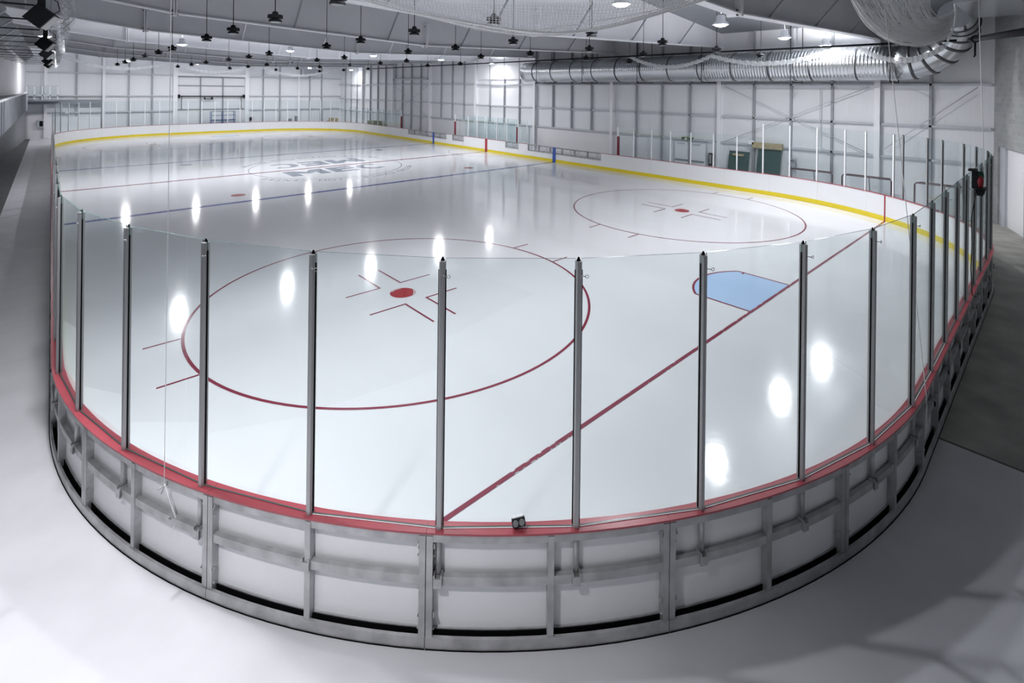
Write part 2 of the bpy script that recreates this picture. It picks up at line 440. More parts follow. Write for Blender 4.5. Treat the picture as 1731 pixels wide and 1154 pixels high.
# near block wall, running off at a slight angle, with a white door
BD = Vector((-0.9460, -0.3241, 0)); BP = Vector((15.05, -2.85, 0)); BN = Vector((0.3241, -0.9460, 0))
def bw(t, d, z): q = BP + BD*t + BN*d; return (q.x, q.y, z)
def bwbox(mb, t0, t1, d0, d1, z0, z1, mi=0):
    mb.hexa([bw(t0, d0, z0), bw(t1, d0, z0), bw(t1, d1, z0), bw(t0, d1, z0), bw(t0, d0, z1), bw(t1, d0, z1), bw(t1, d1, z1), bw(t0, d1, z1)], mi)
ob = bpy.data.objects.new('wall_near', bpy.data.meshes.new('wall_near')); COL.objects.link(ob)
c = MB()
def lb(t0, t1, d0, d1, z0, z1): c.box(t0, t1, d0, d1, z0, z1)
lb(-0.25, 0.55, 0, .3, 0, 8.6); lb(0.55, 3.1, 0, .3, 3.05, 8.8); lb(3.1, 35.5, 0, .3, 0, 11.8)
me = ob.data; me.from_pydata(c.v, [], c.f); me.materials.append(BLOCK)
ob.location = BP; ob.rotation_euler = (0, 0, math.atan2(BD.y, BD.x)); ob.scale = (1, 1, 1)
# local x = BD; local y = perpendicular to the left of BD, which points away from BN, so mirror depth
for v in me.vertices: v.co.y = -v.co.y if (Matrix.Rotation(math.atan2(BD.y, BD.x), 3, 'Z') @ Vector((0, 1, 0))).dot(BN) < 0 else v.co.y
tag(ob, kind='structure')
c = MB(); bwbox(c, 1.08, 3.1, .14, .2, 0, 3.05)
d2 = tag(c.build('door_2', PLAIN), kind='structure')
c = MB(); bwbox(c, .55, 1.08, .06, .25, 0, 3.05); c.build('door_jamb', GIRT, d2)

# steel columns along the right wall and far wall
def i_col(x, y, z1, label, ax='x', w=.22, d=.3):
    mb = MB()
    if ax == 'x':
        mb.box(x-d, x-d+.02, y-w/2, y+w/2, 0, z1); mb.box(x-.02, x, y-w/2, y+w/2, 0, z1); mb.box(x-d+.02, x-.02, y-.01, y+.01, 0, z1)
    else:
        mb.box(x-w/2, x+w/2, y-d, y-d+.02, 0, z1); mb.box(x-w/2, x+w/2, y-.02, y, 0, z1); mb.box(x-.01, x+.01, y-d+.02, y-.02, 0, z1)
    root = mb.build('steel_column', STEELW, None, (x, y, 0))
    mb = MB(); mb.box(x-d-.05 if ax == 'x' else x-.18, x if ax == 'x' else x+.18, y-.18 if ax == 'x' else y-d-.05, y+.18 if ax == 'x' else y, 0, .03)
    mb.build('base_plate', GIRT, root)
    tag(root, label, 'column', 'white steel columns along the walls')
    return root
def rbz(x):  # underside of the roof beams
    return 7.1 + (0.0425*abs(x) if x < 0 else 0.032*x) if x > -10.1 else 7.53 + (-10.1-x)*0.125
cl = {1.0: 'white steel column on the right wall, nearest the block wall', 8.4: 'white steel column on the right wall beside the double exit doors',
      15.85: 'white steel column on the right wall at the near end of the white liner sheet', 23.25: 'white steel column on the right wall at the free end of the silver duct'}
for i, y in enumerate(FRAMES):
    i_col(14.99, y, rbz(15)+.05, cl.get(y, 'white steel column on the right wall, %s from the far corner' % ordn(len(FRAMES)-i)))
for x, t in ((-9.36, 'white steel column on the far wall where the dark upper floor beam ends'),
             (9.53, 'white steel column on the far wall between the big door and the right corner'),
             (-13.6, 'white steel column on the far wall behind the upper balcony, near the left corner')):
    i_col(x, YF-.02, 8.0, t, 'y')

# diagonal rod bracing on the right wall
k = 0
for (y0, y1) in ((1.0, 8.4), (-2.7, 1.0), (45.5, 38.1)):
    for (za, zb) in ((2.3, 5.4), (5.4, 2.3)) if y1 != 1.0 else ((5.4, 2.6),):
        k += 1
        mb = MB(); yl, yh = min(y0, y1)+.3, max(y0, y1)-.3; xx = 14.78 if za < zb else 14.74
        mb.tube([(xx, yl if y0 < y1 else yh, za), (xx, yh if y0 < y1 else yl, zb)], .018, 6)
        o = mb.build('brace_rod', GIRT)
        tag(o, 'thin %s brace rod on the right wall %s' % ('rising' if za < zb else 'falling', 'beside the exit doors' if y0 == 1.0 else ('in the bay beside the block wall' if y1 == 1.0 else 'near the far end')), 'brace rod')

# ------------------------------------------------------------------ roof beams
FL = ['nearest', 'second nearest', 'third nearest', 'fourth nearest', 'fourth from the far end', 'third from the far end', 'second from the far end', 'farthest']
for i, y in enumerate(FRAMES):
    root = empty('roof_beam', (0, y, 7.1))
    tag(root, 'white tapered steel roof beam spanning the rink, %s of the row' % FL[i], 'roof beam', 'tapered roof beams across the rink')
    xs = [-16.5, -14, -10.1, 0, 15.0]
    mb = MB()
    for a, b in zip(xs[:-1], xs[1:]):
        za, zb = rbz(a), rbz(b)
        mb.hexa([(a, y-.16, za), (b, y-.16, zb), (b, y+.16, zb), (a, y+.16, za), (a, y-.16, za+.04), (b, y-.16, zb+.04), (b, y+.16, zb+.04), (a, y+.16, za+.04)])
    mb.build('bottom_flange', STEELW, root)
    mb = MB()
    for a, b in zip(xs[:-1], xs[1:]):
        za, zb = rbz(a)+.025, rbz(b)+.025
        mb.hexa([(a, y-.006, za), (b, y-.006, zb), (b, y+.006, zb), (a, y+.006, za), (a, y-.006, roof_z(a)-.02), (b, y-.006, roof_z(b)-.02), (b, y+.006, roof_z(b)-.02), (a, y+.006, roof_z(a)-.02)])
    mb.build('web', WEB, root)
    for xp in (-10.1, 0.0):
        z = rbz(xp)
        mb = MB()
        mb.box(xp-.06, xp-.012, y-.2, y+.2, z-.06, z+1.05); mb.box(xp+.012, xp+.06, y-.2, y+.2, z-.06, z+1.05)
        sp = mb.build('splice_plate', STEELW, root)
        if i < 4:
            for (dx, zz) in ((-.09, -.03), (.09, -.03), (-.09, .1), (.09, .1), (-.09, .92), (.09, .92)):
                mb = MB(); mb.tube([(xp+dx*.6, y-.09, z+zz), (xp+dx*1.1, y-.09, z+zz)], .022, 6); mb.build('bolt', BLK, sp)
    for xb in (-14, -6.1, -2.0, 2.1, 6.1, 10.2):
        mb = MB(); mb.bar((xb, y-.02, rbz(xb)+.03), (xb, y-1.0, rbz(xb)+1.25), .05, .05)
        mb.build('flange_brace', BRACE if i < 3 else STEELW, root)  # shade put into the colour: braces of the nearer beams are dark

# ------------------------------------------------------------------ ice and its markings
ic = MB()
pts = []
for s in [TOTAL*i/400 for i in range(400)]:
    x, y, _, _ = peri(s, -0.01); pts.append((x, y, 0.004))
ic.poly(pts)
n = len(pts); base = len(ic.v); ic.v += [(p[0], p[1], -.03) for p in pts]
for i in range(n):
    j = (i+1) % n; ic.f.append((i, j, base+j, base+i)); ic.mi.append(0); ic.smooth.append(False)
ice = tag(ic.build('ice_sheet', ICE), 'wide white ice sheet with painted hockey lines inside the boards', 'ice')
bm = bmesh.new(); bm.from_mesh(ice.data); bmesh.ops.triangulate(bm, faces=[q for q in bm.faces if len(q.verts) > 4])
bmesh.ops.recalc_face_normals(bm, faces=bm.faces); bm.to_mesh(ice.data); bm.free()
ZM = 0.0065
def mrect(mb, x0, x1, y0, y1, z=ZM): mb.quad((x0, y0, z), (x1, y0, z), (x1, y1, z), (x0, y1, z))
def marc(mb, cx, cy, r0, r1, a0, a1, n=64, z=ZM):
    for i in range(n):
        a = a0+(a1-a0)*i/n; b = a0+(a1-a0)*(i+1)/n
        mb.quad((cx+r0*cos(a), cy+r0*sin(a), z), (cx+r1*cos(a), cy+r1*sin(a), z), (cx+r1*cos(b), cy+r1*sin(b), z), (cx+r0*cos(b), cy+r0*sin(b), z))
def xedge(y):   # half width of the ice at this y
    if y < RC-E: return (W-RC)+math.sqrt(max(0, RC*RC-(RC-E-y)**2))
    if y > L-RC: return (W-RC)+math.sqrt(max(0, RC*RC-(y-L+RC)**2))
    return W
YB1, YCL, YB2, YG2 = 19.5, 27.05, 34.75, 54.0
DX, DY = 6.73, 6.17
mb = MB()
mrect(mb, -xedge(0)+.01, xedge(0)-.01, -.035, .035, ZM+.002); mb.build('goal_line', I_RED, ice)
mb = MB(); mrect(mb, -xedge(YG2)+.01, xedge(YG2)-.01, YG2-.035, YG2+.035); mb.build('goal_line', I_RED, ice)
for y in (YB1, YB2):
    mb = MB(); mrect(mb, -W+.01, W-.01, y-.15, y+.15); mb.build('blue_line', I_BLUE, ice)
mb = MB(); mrect(mb, -W+.01, W-.01, YCL-.13, YCL+.13); mb.build('centre_line', I_RED, ice)
def spot(cx, cy, r, m):
    mb = MB(); marc(mb, cx, cy, 0.0, r, 0, 2*pi, 32, ZM+.001); mb.build('faceoff_spot', m, ice)
def circle(cx, cy):
    mb = MB(); marc(mb, cx, cy, 4.54, 4.60, 0, 2*pi, 128); mb.build('faceoff_circle', I_RED, ice)
    for sx in (-1, 1):
        for sy in (-1, 1):
            yy = cy+sy*.85; x0 = cx+sx*(math.sqrt(4.6**2-.85**2)+.005); x1 = x0+sx*.62
            mb = MB(); mrect(mb, min(x0, x1), max(x0, x1), yy-.025, yy+.025); mb.build('hash_mark', I_RED, ice)
            xx = cx+sx*.29; yy = cy+sy*.62
            a, b = xx-.025, xx+.025; c0, c1 = min(yy, yy+sy*1.2), max(yy, yy+sy*1.2)
            mb = MB(); mrect(mb, a, b, c0, c1)
            mb.f.clear(); mb.v.clear(); mb.mi.clear(); mb.smooth.clear()
            P = [(xx-sx*.025, yy-sy*.025), (xx+sx*.9, yy-sy*.025), (xx+sx*.9, yy+sy*.025), (xx+sx*.025, yy+sy*.025), (xx+sx*.025, yy+sy*1.2), (xx-sx*.025, yy+sy*1.2)]
            if sx*sy < 0: P = P[::-1]
            mb.poly([(p[0], p[1], ZM) for p in P]); mb.build('faceoff_bracket', I_RED, ice)
    spot(cx, cy, .31, I_DOT)
    mb = MB()
    marc(mb, cx, cy, .27, .295, radians(70), radians(130), 12, ZM+.0016); marc(mb, cx, cy, .27, .295, radians(-60), radians(-5), 12, ZM+.0016)
    mb.build('spot_rim', ICE, ice)
for cx in (-DX, DX):
    circle(cx, DY); circle(cx, YG2-DY)
    spot(cx, YB1+1.6, .31, I_DOT); spot(cx, YB2-1.6, .31, I_LOGO)
# goal creases
for (y, sg) in ((0, 1), (YG2, -1)):
    mb = MB(); P = [(-1.22, y), (1.22, y), (1.22, y+sg*1.37)]
    a0 = math.asin(1.22/1.83)
    top = [(1.83*sin(a0-(2*a0)*i/20), y+sg*1.83*cos(a0-(2*a0)*i/20)) for i in range(21)]
    P += top + [(-1.22, y+sg*1.37)]
    mb.poly([(a, b, ZM) for a, b in (P if sg > 0 else P[::-1])]); mb.build('goal_crease', I_CREASE, ice)
    mb = MB()
    for sx in (-1, 1): mrect(mb, sx*1.22-.03, sx*1.22+.03, min(y, y+sg*1.37), max(y, y+sg*1.37), ZM+.0012)
    marc(mb, 0, y, 1.80, 1.86, sg*(pi/2-a0), sg*(pi/2+a0), 24, ZM+.0012)
    for sx in (-1, 1): mrect(mb, sx*1.22-.13*(sx > 0), sx*1.22+.13*(sx < 0), y+sg*1.2-.03, y+sg*1.2+.03, ZM+.0013)
    mb.build('crease_outline', I_RED, ice)
# worn goal line chips
mb = MB()
for i in range(46):
    x = random.choice([random.uniform(-9, -7.5), random.uniform(-6.2, -2.6), random.uniform(-2.2, 1.5)])
    w0 = random.choice([-.036, .02]); mrect(mb, x, x+random.uniform(.02, .09), w0, w0+random.uniform(.006, .016), ZM+.0035)
mb.build('line_wear', ICE, ice)
# centre circle, referee crease, logo
mb = MB(); marc(mb, 0, YCL, 4.55, 4.60, 0, 2*pi, 128); mb.build('centre_circle', I_LOGO, ice)
mb = MB(); marc(mb, W-.02, YCL, 3.02, 3.07, pi/2, 3*pi/2, 64); mb.build('referee_crease', I_LOGO, ice)

def glyph_mesh(text, size):
    cu = bpy.data.curves.new('t', 'FONT'); cu.body = text; cu.size = size; cu.resolution_u = 3; cu.align_x = 'CENTER'
    o = bpy.data.objects.new('t', cu); COL.objects.link(o)
    dg = bpy.context.evaluated_depsgraph_get(); dg.update()
    me = bpy.data.meshes.new_from_object(o.evaluated_get(dg))
    bpy.data.objects.remove(o); bpy.data.curves.remove(cu)
    return me
def text_into(mb, text, size, fn, sx=1, sy=1):
    me = glyph_mesh(text, size)
    base = len(mb.v)
    for v in me.vertices: mb.v.append(fn(v.co.x*sx, v.co.y*sy))
    for p in me.polygons: mb.f.append(tuple(base+i for i in p.vertices)); mb.mi.append(0); mb.smooth.append(False)
    bpy.data.meshes.remove(me)
# big letters built as heavy strokes: a wide M, E and C, then turned round for the far side
def big_letters(mb, T):
    def q(p): mb.poly([T(*a) for a in p])
    h = 1.9
    # M  (x -3.4 .. -.95)
    q([(-3.4, 0), (-2.75, 0), (-2.75, h), (-3.4, h)]); q([(-1.6, 0), (-.95, 0), (-.95, h), (-1.6, h)])
    q([(-2.75, h), (-2.75, h-.95), (-2.3, .55), (-2.175, .55), (-2.175, 1.2)]); q([(-1.6, h), (-2.175, 1.2), (-2.175, .55), (-2.05, .55), (-1.6, h-.95)])
    # E
    q([(-.65, 0), (0, 0), (0, h), (-.65, h)])
    for z in (0, .82, h-.42): q([(0, z), (1.05, z), (1.05, z+.42), (0, z+.42)])
    # C
    cx, cy, r0x, r1x, r0y, r1y = 2.3, h/2, .5, 1.0, .68, h/2
    n = 22; a0 = radians(48); a1 = radians(312)
    for i in range(n):
        a = a0+(a1-a0)*i/n; b = a0+(a1-a0)*(i+1)/n
        q([(cx+r0x*cos(a), cy+r0y*sin(a)), (cx+r1x*cos(a), cy+r1y*sin(a)), (cx+r1x*cos(b), cy+r1y*sin(b)), (cx+r0x*cos(b), cy+r0y*sin(b))])
mb = MB(); big_letters(mb, lambda x, y: (x*.92+.08, YCL-2.45+y, ZM)); mb.build('logo_letters', I_LOGO, ice)
mb = MB(); big_letters(mb, lambda x, y: (-x*.92-.08, YCL+2.85-y, ZM)); mb.build('logo_letters', I_LOGO, ice)
for turn in (0, pi):
    mb = MB(); word = 'METRO EXHIBITION CENTRE'
    for i, ch in enumerate(word):
        if ch == ' ': continue
        a = radians(-36 - 117*i/(len(word)-1)) + turn
        r = 4.86
        def fn(x, y, a=a, r=r):
            return (r*cos(a)+cos(a)*y+sin(a)*x, YCL+r*sin(a)+sin(a)*y-cos(a)*x, ZM)
        text_into(mb, ch, .58, fn, 1.0, 1.0)
    mb.build('logo_lettering', I_LOGO, ice)

# ------------------------------------------------------------------ dasher boards
ZC = 1.05
def side_words(s):
    s = s % TOTAL
    a = [(S0, 'towards the camera along the nearer left side', 0), (S0+QA, 'round the near left corner from the left', S0), (S0+QA+LE, 'along the near end from the left', S0+QA), (S_RIGHT, 'round the near right corner from the left', S0+QA+LE),
         (S_RIGHT+LS, 'along the right side from the near corner', S_RIGHT), (S_RIGHT+LS+QA, 'round the far right corner from the right', S_RIGHT+LS), (S_RIGHT+LS+QA+LE, 'along the far end from the right', S_RIGHT+LS+QA),
         (S_RIGHT+LS+2*QA+LE, 'round the far left corner from the right', S_RIGHT+LS+QA+LE), (TOTAL+.01, 'towards the camera along the farther left side', S_RIGHT+LS+2*QA+LE)]
    for lim, w, st in a:
        if s < lim: return w
    return a[-1][1]
COUNT = {}
def place_label(s, key):
    w = side_words(s); COUNT[(key, w)] = COUNT.get((key, w), 0)+1
    return w, COUNT[(key, w)]
def board(s0, s1, kind='full'):
    sm = (s0+s1)/2; x, y, nx, ny = peri(sm)
    w, n = place_label(sm, 'board'+kind)
    root = empty('dasher_board', (x, y, 0))
    ab = {'full': 'white dasher board section with red cap', 'open': 'white dasher board section with open-framed top', 'gate': 'short white board gate with framed top'}[kind]
    tag(root, '%s, %s %s' % (ab, ordn(n), w), 'rink board', 'dasher board sections around the ice')
    far = not (14 < s0 < 62)
    g = .003
    # playing face
    top = ZC-.02 if kind == 'full' else .56
    mb = MB(); ring(mb, s0+g, s1-g, 0, .014, .2, top); mb.build('facing', BOARD, root)
    mb = MB(); ring(mb, s0+g, s1-g, -.006, .014, 0.0, .2); mb.build('kick_plate', KICK, root)
    mb = MB(); ring(mb, s0+g/2, s1-g/2, -.02, .115, ZC-.018, ZC); mb.build('cap_rail', CAPR if kind == 'full' else ALU, root)
    mb = MB(); ring(mb, s0+g, s1-g, .015, .03, .12, top); mb.build('back_sheet', BACKP, root)
    mb = MB(); ring(mb, s0+g, s1-g, .078, .102, .955, ZC-.018); ring(mb, s0+g, s1-g, .03, .078, 1.012, ZC-.018); mb.build('top_rail', ALU, root)
    mb = MB(); ring(mb, s0+g, s1-g, .05, .098, .565, .645); mb.build('mid_rail', ALU, root)
    mb = MB(); ring(mb, s0+g, s1-g, .09, .118, .004, .105); mb.build('base_rail', ALU, root)
    mb = MB(); ring(mb, s0+g, s1-g, .018, .045, .0, .125); mb.build('sill_rail', ALU, root)
    mb = MB(); ring(mb, s0+g, s1-g, .0455, .0895, .0, .03); ring(mb, s0+g, s1-g, .0455, .053, .03, .115); ring(mb, s0+g, s1-g, .118, .126, .0, .006); mb.build('black_gasket', RUB, root)
    ups = [(s0+.004, s0+.062), (s1-.062, s1-.004)]
    if s1-s0 > 1.9: ups.append((sm-.028, sm+.028))
    elif kind == 'gate': pass
    for (a, b) in ups:
        mb = MB(); ring(mb, a, b, .03, .108, .03, 1.012, ss=[a, b]); up_ = mb.build('upright', ALU, root)
        if not far and (a, b) != ups[-1]:
            for z in (.16, .30, .82, .93):
                px, py, qx, qy = peri((a+b)/2, .09); sd = -1 if a < sm else 1
                t = Vector((-qy, qx, 0)) if False else Vector((qy, -qx, 0))
                e = Vector((px, py, z)); mid = peri(sm)
                dirn = Vector((mid[0]-px, mid[1]-py, 0)).normalized()
                mb = MB(); mb.tube([e+dirn*.02, e+dirn*.045], .011, 6); mb.build('bolt', POST, up_)
    if not far and s1-s0 > 1.9:
        for (a, sd) in ((s0+.062, 1), (s1-.062, -1)):
            for z in (.24, .86):
                p0 = Vector(peri(a, .04)[:2]+(z,)); p1 = Vector(peri(a+sd*.012, .10)[:2]+(z+.06,))
                mb = MB(); mb.bar(p0, p1, .012, .04); mb.build('gusset', POST, root)
    if kind != 'full':   # open metal framework above
        for k in range(3):
            a = s0+(s1-s0)*(k+.5)/3
            mb = MB(); ring(mb, a-.02, a+.02, .03, .07, .56, 1.0, ss=[a-.02, a+.02]); mb.build('frame_bar', GIRT, root)
        mb = MB(); ring(mb, s0+g, s1-g, .03, .06, .78, .82); mb.build('frame_bar', GIRT, root)
        mb = MB(); ring(mb, s0+g, s1-g, 0, .03, .55, .60); mb.build('frame_rail', ALU, root)
    return root

SEAM0, SEAMP = 28.59, TOTAL/71.0
cuts = []
k = -12
regular = sorted([(SEAM0+SEAMP*k) % TOTAL for k in range(71)])
y_sp = [15.4, 17.67, 19.93, 22.2, 23.2, 24.7, 27.4, 30.1, 31.8, 32.7, 34.9, 37.1, 39.3]
s_lo, s_hi = s_of_y(15.4), s_of_y(39.3)
bounds = [s for s in regular if not (s_lo-.5 < s < s_hi+.5)] + [s_of_y(y) for y in y_sp]
bounds = sorted(bounds)
def kind_of(s0, s1):
    ym = (s0+s1)/2 - s_of_y(0)
    if 15.4 < ym < 22.2 or 32.7 < ym < 39.3: return 'open'
    if 23.2 < ym < 24.7 or 30.1 < ym < 31.8: return 'gate'
    return 'full'
for a, b in zip(bounds, bounds[1:]+[bounds[0]+TOTAL]): board(a, b, kind_of(a, b))

# coloured stripes on the boards where the lines meet them
for (y, w_, m_, lab) in ((YB1, .30, BLUEP, 'blue painted stripe on the right boards at the nearer blue line'), (YB2, .30, BLUEP, 'blue painted stripe on the right boards at the farther blue line'),
                   (YCL, .30, REDP, 'red painted stripe on the right boards at the centre line')):
    s = s_of_y(y); mb = MB(); ring(mb, s-w_/2, s+w_/2, -.012, -.0065, .01, ZC-.02, ss=[s-w_/2, s+w_/2])
    x, yy, _, _ = peri(s); tag(mb.build('board_stripe', m_, None, (x, yy, .01)), lab, 'board stripe')
for sgn in (1, -1):
    tt = math.asin(xedge(0)-(W-RC) > 0 and (xedge(0)-(W-RC))/RC or 0)
    s = S0+QA+LE+tt*RC if sgn > 0 else S0+QA-tt*RC
    mb = MB(); ring(mb, s-.03, s+.03, -.012, -.0065, .01, ZC-.02, ss=[s-.03, s+.03])
    x, yy, _, _ = peri(s); tag(mb.build('board_stripe', REDP, None, (x, yy, .01)), 'narrow red stripe on the %s boards at the near goal line' % ('right corner' if sgn > 0 else 'near left corner'), 'board stripe')

# ------------------------------------------------------------------ glass posts and panes
PP = TOTAL/128.0
def glass_h(s):
    s = s % TOTAL
    y = s - s_of_y(0)
    if s_of_y(5.4) < s < s_of_y(52):
        if 14.2 < y < 23.2 or 30.2 < y < 40.6: return 0
        return 1.75
    if s >= s_of_y(52) and s < S_RIGHT+LS+2*QA+LE-2: return 2.44
    if s >= S_RIGHT+LS+2*QA+LE-2 or s < 17.0: return 1.75
    return 2.44
def post(s, h, detail):
    x, y, nx, ny = peri(s, .05); tx, ty = -ny, nx
    w, n = place_label(s, 'post%d' % (h > 2))
    def P(t, o, z): return (x+tx*t+nx*o, y+ty*t+ny*o, z)
    mb = MB(); hw, d0, d1 = .029, -.028, .034
    prof = [(-hw, d0), (hw, d0), (hw, .012), (.018, d1), (-.018, d1), (-hw, .012)]
    z0, z1 = ZC, ZC+h
    base = 0
    for z in (z0, z1):
        for t, o in prof: mb.v.append(P(t, o, z))
    np_ = len(prof)
    for i in range(np_):
        j = (i+1) % np_; mb.f.append((i, j, np_+j, np_+i)); mb.mi.append(0); mb.smooth.append(False)
    mb.f.append(tuple(range(np_-1, -1, -1))); mb.mi.append(0); mb.smooth.append(False)
    mb.f.append(tuple(range(np_, 2*np_))); mb.mi.append(0); mb.smooth.append(False)
    root = mb.build('glass_post', POST if detail else STEELW, None, (x, y, ZC))
    tag(root, '%s glass post, %s %s' % ('tall grey aluminium' if h > 2 else 'short silver aluminium', ordn(n), w), 'glass post', 'upright posts holding the rink glass')
    if detail:
        for sg in (-1, 1):
            mb = MB(); mb.hexa([P(sg*.029, -.006, z0+.02), P(sg*.037, -.006, z0+.02), P(sg*.037, .006, z0+.02), P(sg*.029, .006, z0+.02),
                                P(sg*.029, -.006, z1-.08), P(sg*.037, -.006, z1-.08), P(sg*.037, .006, z1-.08), P(sg*.029, .006, z1-.08)])
            mb.build('gasket', RUB, root)
        mb = MB(); mb.tube([P(0, .018, .66), P(0, .018, ZC-.018)], .025, 12); mb.build('lower_tube', ALU, root)
        mb = MB(); c0 = P(0, .06, .56)
        for t0, t1 in ((-.038, -.026), (.026, .038)):
            mb.hexa([P(t0, .0, .57), P(t1, .0, .57), P(t1, .07, .57), P(t0, .07, .57), P(t0, .0, .67), P(t1, .0, .67), P(t1, .07, .67), P(t0, .07, .67)])
        mb.hexa([P(-.038, .05, .555), P(.038, .05, .555), P(.038, .072, .555), P(-.038, .072, .555), P(-.038, .05, .64), P(.038, .05, .64), P(.038, .072, .64), P(-.038, .072, .64)])
        mb.build('clamp_bracket', ALU, root)
        mb = MB(); mb.tube([P(0, .0, z1-.12), P(.02, .05, z1-.12), P(.05, .055, z1-.125)], .004, 6)
        mb.tube([P(.065+.015*cos(a), .055, z1-.125+.015*sin(a)) for a in [k*pi/5 for k in range(11)]], .003, 5); mb.build('net_hook', ALU, root)
        mb = MB(); mb.hexa([P(-.02, -.012, z1), P(.02, -.012, z1), P(.02, .0, z1), P(-.02, .0, z1), P(-.006, -.01, z1+.035), P(.006, -.01, z1+.035), P(.006, -.004, z1+.035), P(-.006, -.004, z1+.035)])
        mb.build('top_clip', RUB, root)
    return root
def pane(s0, s1, h):
    sm = (s0+s1)/2; w, n = place_label(sm, 'pane%d' % (h > 2))
    mb = MB(); p = []
    for z in (ZC+.005, ZC+h+.025):
        for s, o in ((s0+.03, .044), (s1-.03, .044), (s1-.03, .056), (s0+.03, .056)):
            x, y, _, _ = peri(s, o); p.append((x, y, z))
    mb.hexa(p, 0, (1, 1, 0, 1, 0, 1))
    x, y, _, _ = peri(sm, .05)
    o = mb.build('rink_glass', [GLASS, GEDGE], None, (x, y, ZC))
    if 26.9 < sm < 37:
        mb = MB(); ring(mb, s0+.035, s1-.035, .060, .066, ZC+.001, ZC+.006, ss=[s0+.035, s1-.035]); mb.build('glass_foot_highlight', CORD, o)  # white strip painted in as the highlight along the foot of the glass
    tag(o, '%s clear rink glass pane, %s %s' % ('tall' if h > 2 else 'low', ordn(n), w), 'glass pane', 'clear glass panes above the boards')
sp = [(28.70+PP*k) % TOTAL for k in range(128)]
sp = [q for q in sp if not (47.6 < q < s_of_y(16.0))]
sp += [S_RIGHT - RC*math.asin((RC-E-yy)/RC) for yy in (4.11, 2.87, 1.66, .81, -.27, -.61, -1.46, -1.95, -2.61)]
sp += [s_of_y(yy) for yy in (5.36, 6.66, 7.92, 9.22, 10.46, 11.7, 12.95, 14.15, 15.4)]
sp = sorted(sp)
for i, s in enumerate(sp):
    s2 = sp[(i+1) % len(sp)] + (TOTAL if i == len(sp)-1 else 0)
    hm = glass_h((s+s2)/2); hp = max(glass_h(s-.4), glass_h(s+.4))
    if hp > 0: post(s, hp, 17 < s < 52)
    if hm > 0: pane(s, s2, hm)

# maroon padded posts at the ends of the benches
for (y, t) in ((14.1, 'maroon padded post at the near end of the nearest players bench'), (23.4, 'maroon padded post between the nearest bench and the centre boxes'),
               (31.46, 'maroon padded post between the centre boxes and the far bench'), (40.7, 'maroon padded post at the far end of the far players bench')):
    x = W+.06
    mb = MB(); mb.tube([(x, y, ZC), (x, y, 2.85)], .028, 10)
    root = mb.build('bench_post', STEELW, None, (x, y, ZC)); tag(root, t, 'padded post')
    mb = MB(); mb.lathe([(.075, 0), (.085, .02), (.085, 1.15), (.075, 1.17)], (x, y, ZC+.01), 14); mb.build('pad', PAD, root)

# shielding glass at the back of the centre boxes
k = 0
for y in (23.6, 24.9, 26.2, 27.5, 28.8, 30.0, 31.2):
    k += 1
    mb = MB(); mb.tube([(14.35, y, 0), (14.35, y, 2.75)], .03, 8)
    tag(mb.build('box_post', STEELW, None, (14.35, y, 0)), 'slim grey post behind the centre boxes, %s from the near side' % ordn(k), 'post', 'posts behind the centre boxes')
for k, (y0, y1) in enumerate(((23.6, 24.9), (24.9, 26.2), (26.2, 27.5), (27.5, 28.8), (28.8, 30.0), (30.0, 31.2))):
    mb = MB(); mb.box(14.345, 14.355, y0+.04, y1-.04, .02, 2.7)
    tag(mb.build('screen_glass', GLASS, None, (14.35, (y0+y1)/2, 1.0)), 'clear glass sheet behind the centre boxes, %s from the near side' % ordn(k+1), 'glass pane', 'glass behind the centre boxes')
for k, y in enumerate((24.7, 27.4, 30.1)):
    mb = MB(); mb.box(13.2, 14.3, y-.006, y+.006, 1.0, 2.6)
    tag(mb.build('divider_screen', GLASS, None, (13.75, y, 1.0)), 'clear glass divider across the centre boxes, %s from the near side' % ordn(k+1), 'glass pane')
# benches
for (y0, y1, t) in ((15.6, 22.0, 'long low players bench behind the nearest open boards'), (32.9, 39.1, 'long low players bench behind the farthest open boards'), (24.9, 27.2, 'short bench in the nearer centre box'), (27.6, 29.9, 'short bench in the farther centre box')):
    mb = MB(); mb.box(14.1, 14.5, y0, y1, .42, .47)
    root = mb.build('bench_seat', SEATG, None, (14.3, (y0+y1)/2, .42)); root.name = 'players_bench'; tag(root, t, 'bench')
    nn = 4 if y1-y0 > 4 else 2
    for i in range(nn):
        y = y0+.2+(y1-y0-.4)*i/(nn-1)
        mb = MB(); mb.box(14.14, 14.46, y-.03, y+.03, 0, .42); mb.build('leg', GIRT, root)

# ------------------------------------------------------------------ right wall: doors, sign, extinguisher, stored things
c = MB(); c.box(14.93, 15.0, 9.2, 11.3, 0, 2.14)
d3 = tag(c.build('door_3', GIRT), kind='structure')
for (a, b) in ((9.28, 10.22), (10.28, 11.22)):
    c = MB(); c.box(14.89, 14.93, a, b, .02, 2.05); leaf = c.build('door_leaf', STEELW, d3)
    c = MB(); c.box(14.82, 14.89, a+.06, b-.06, .96, 1.03); c.build('push_bar', BRACE, leaf)
    c = MB(); c.box(14.80, 14.89, a+.3, b-.2, 1.94, 2.0); c.build('door_closer', GIRT, leaf)
mb = MB(); mb.box(14.83, 14.98, 10.05, 10.75, 2.2, 2.36)
r_ = mb.build('exit_sign', GREEN, None, (14.9, 10.4, 2.2)); tag(r_, 'small green exit sign with white pictogram above the double doors', 'exit sign')
mb = MB(); mb.box(14.822, 14.829, 10.42, 10.5, 2.22, 2.34); mb.box(14.822, 14.829, 10.36, 10.41, 2.24, 2.3); mb.box(14.822, 14.829, 10.51, 10.56, 2.22, 2.28)
mb.build('pictogram', STEELW, r_)
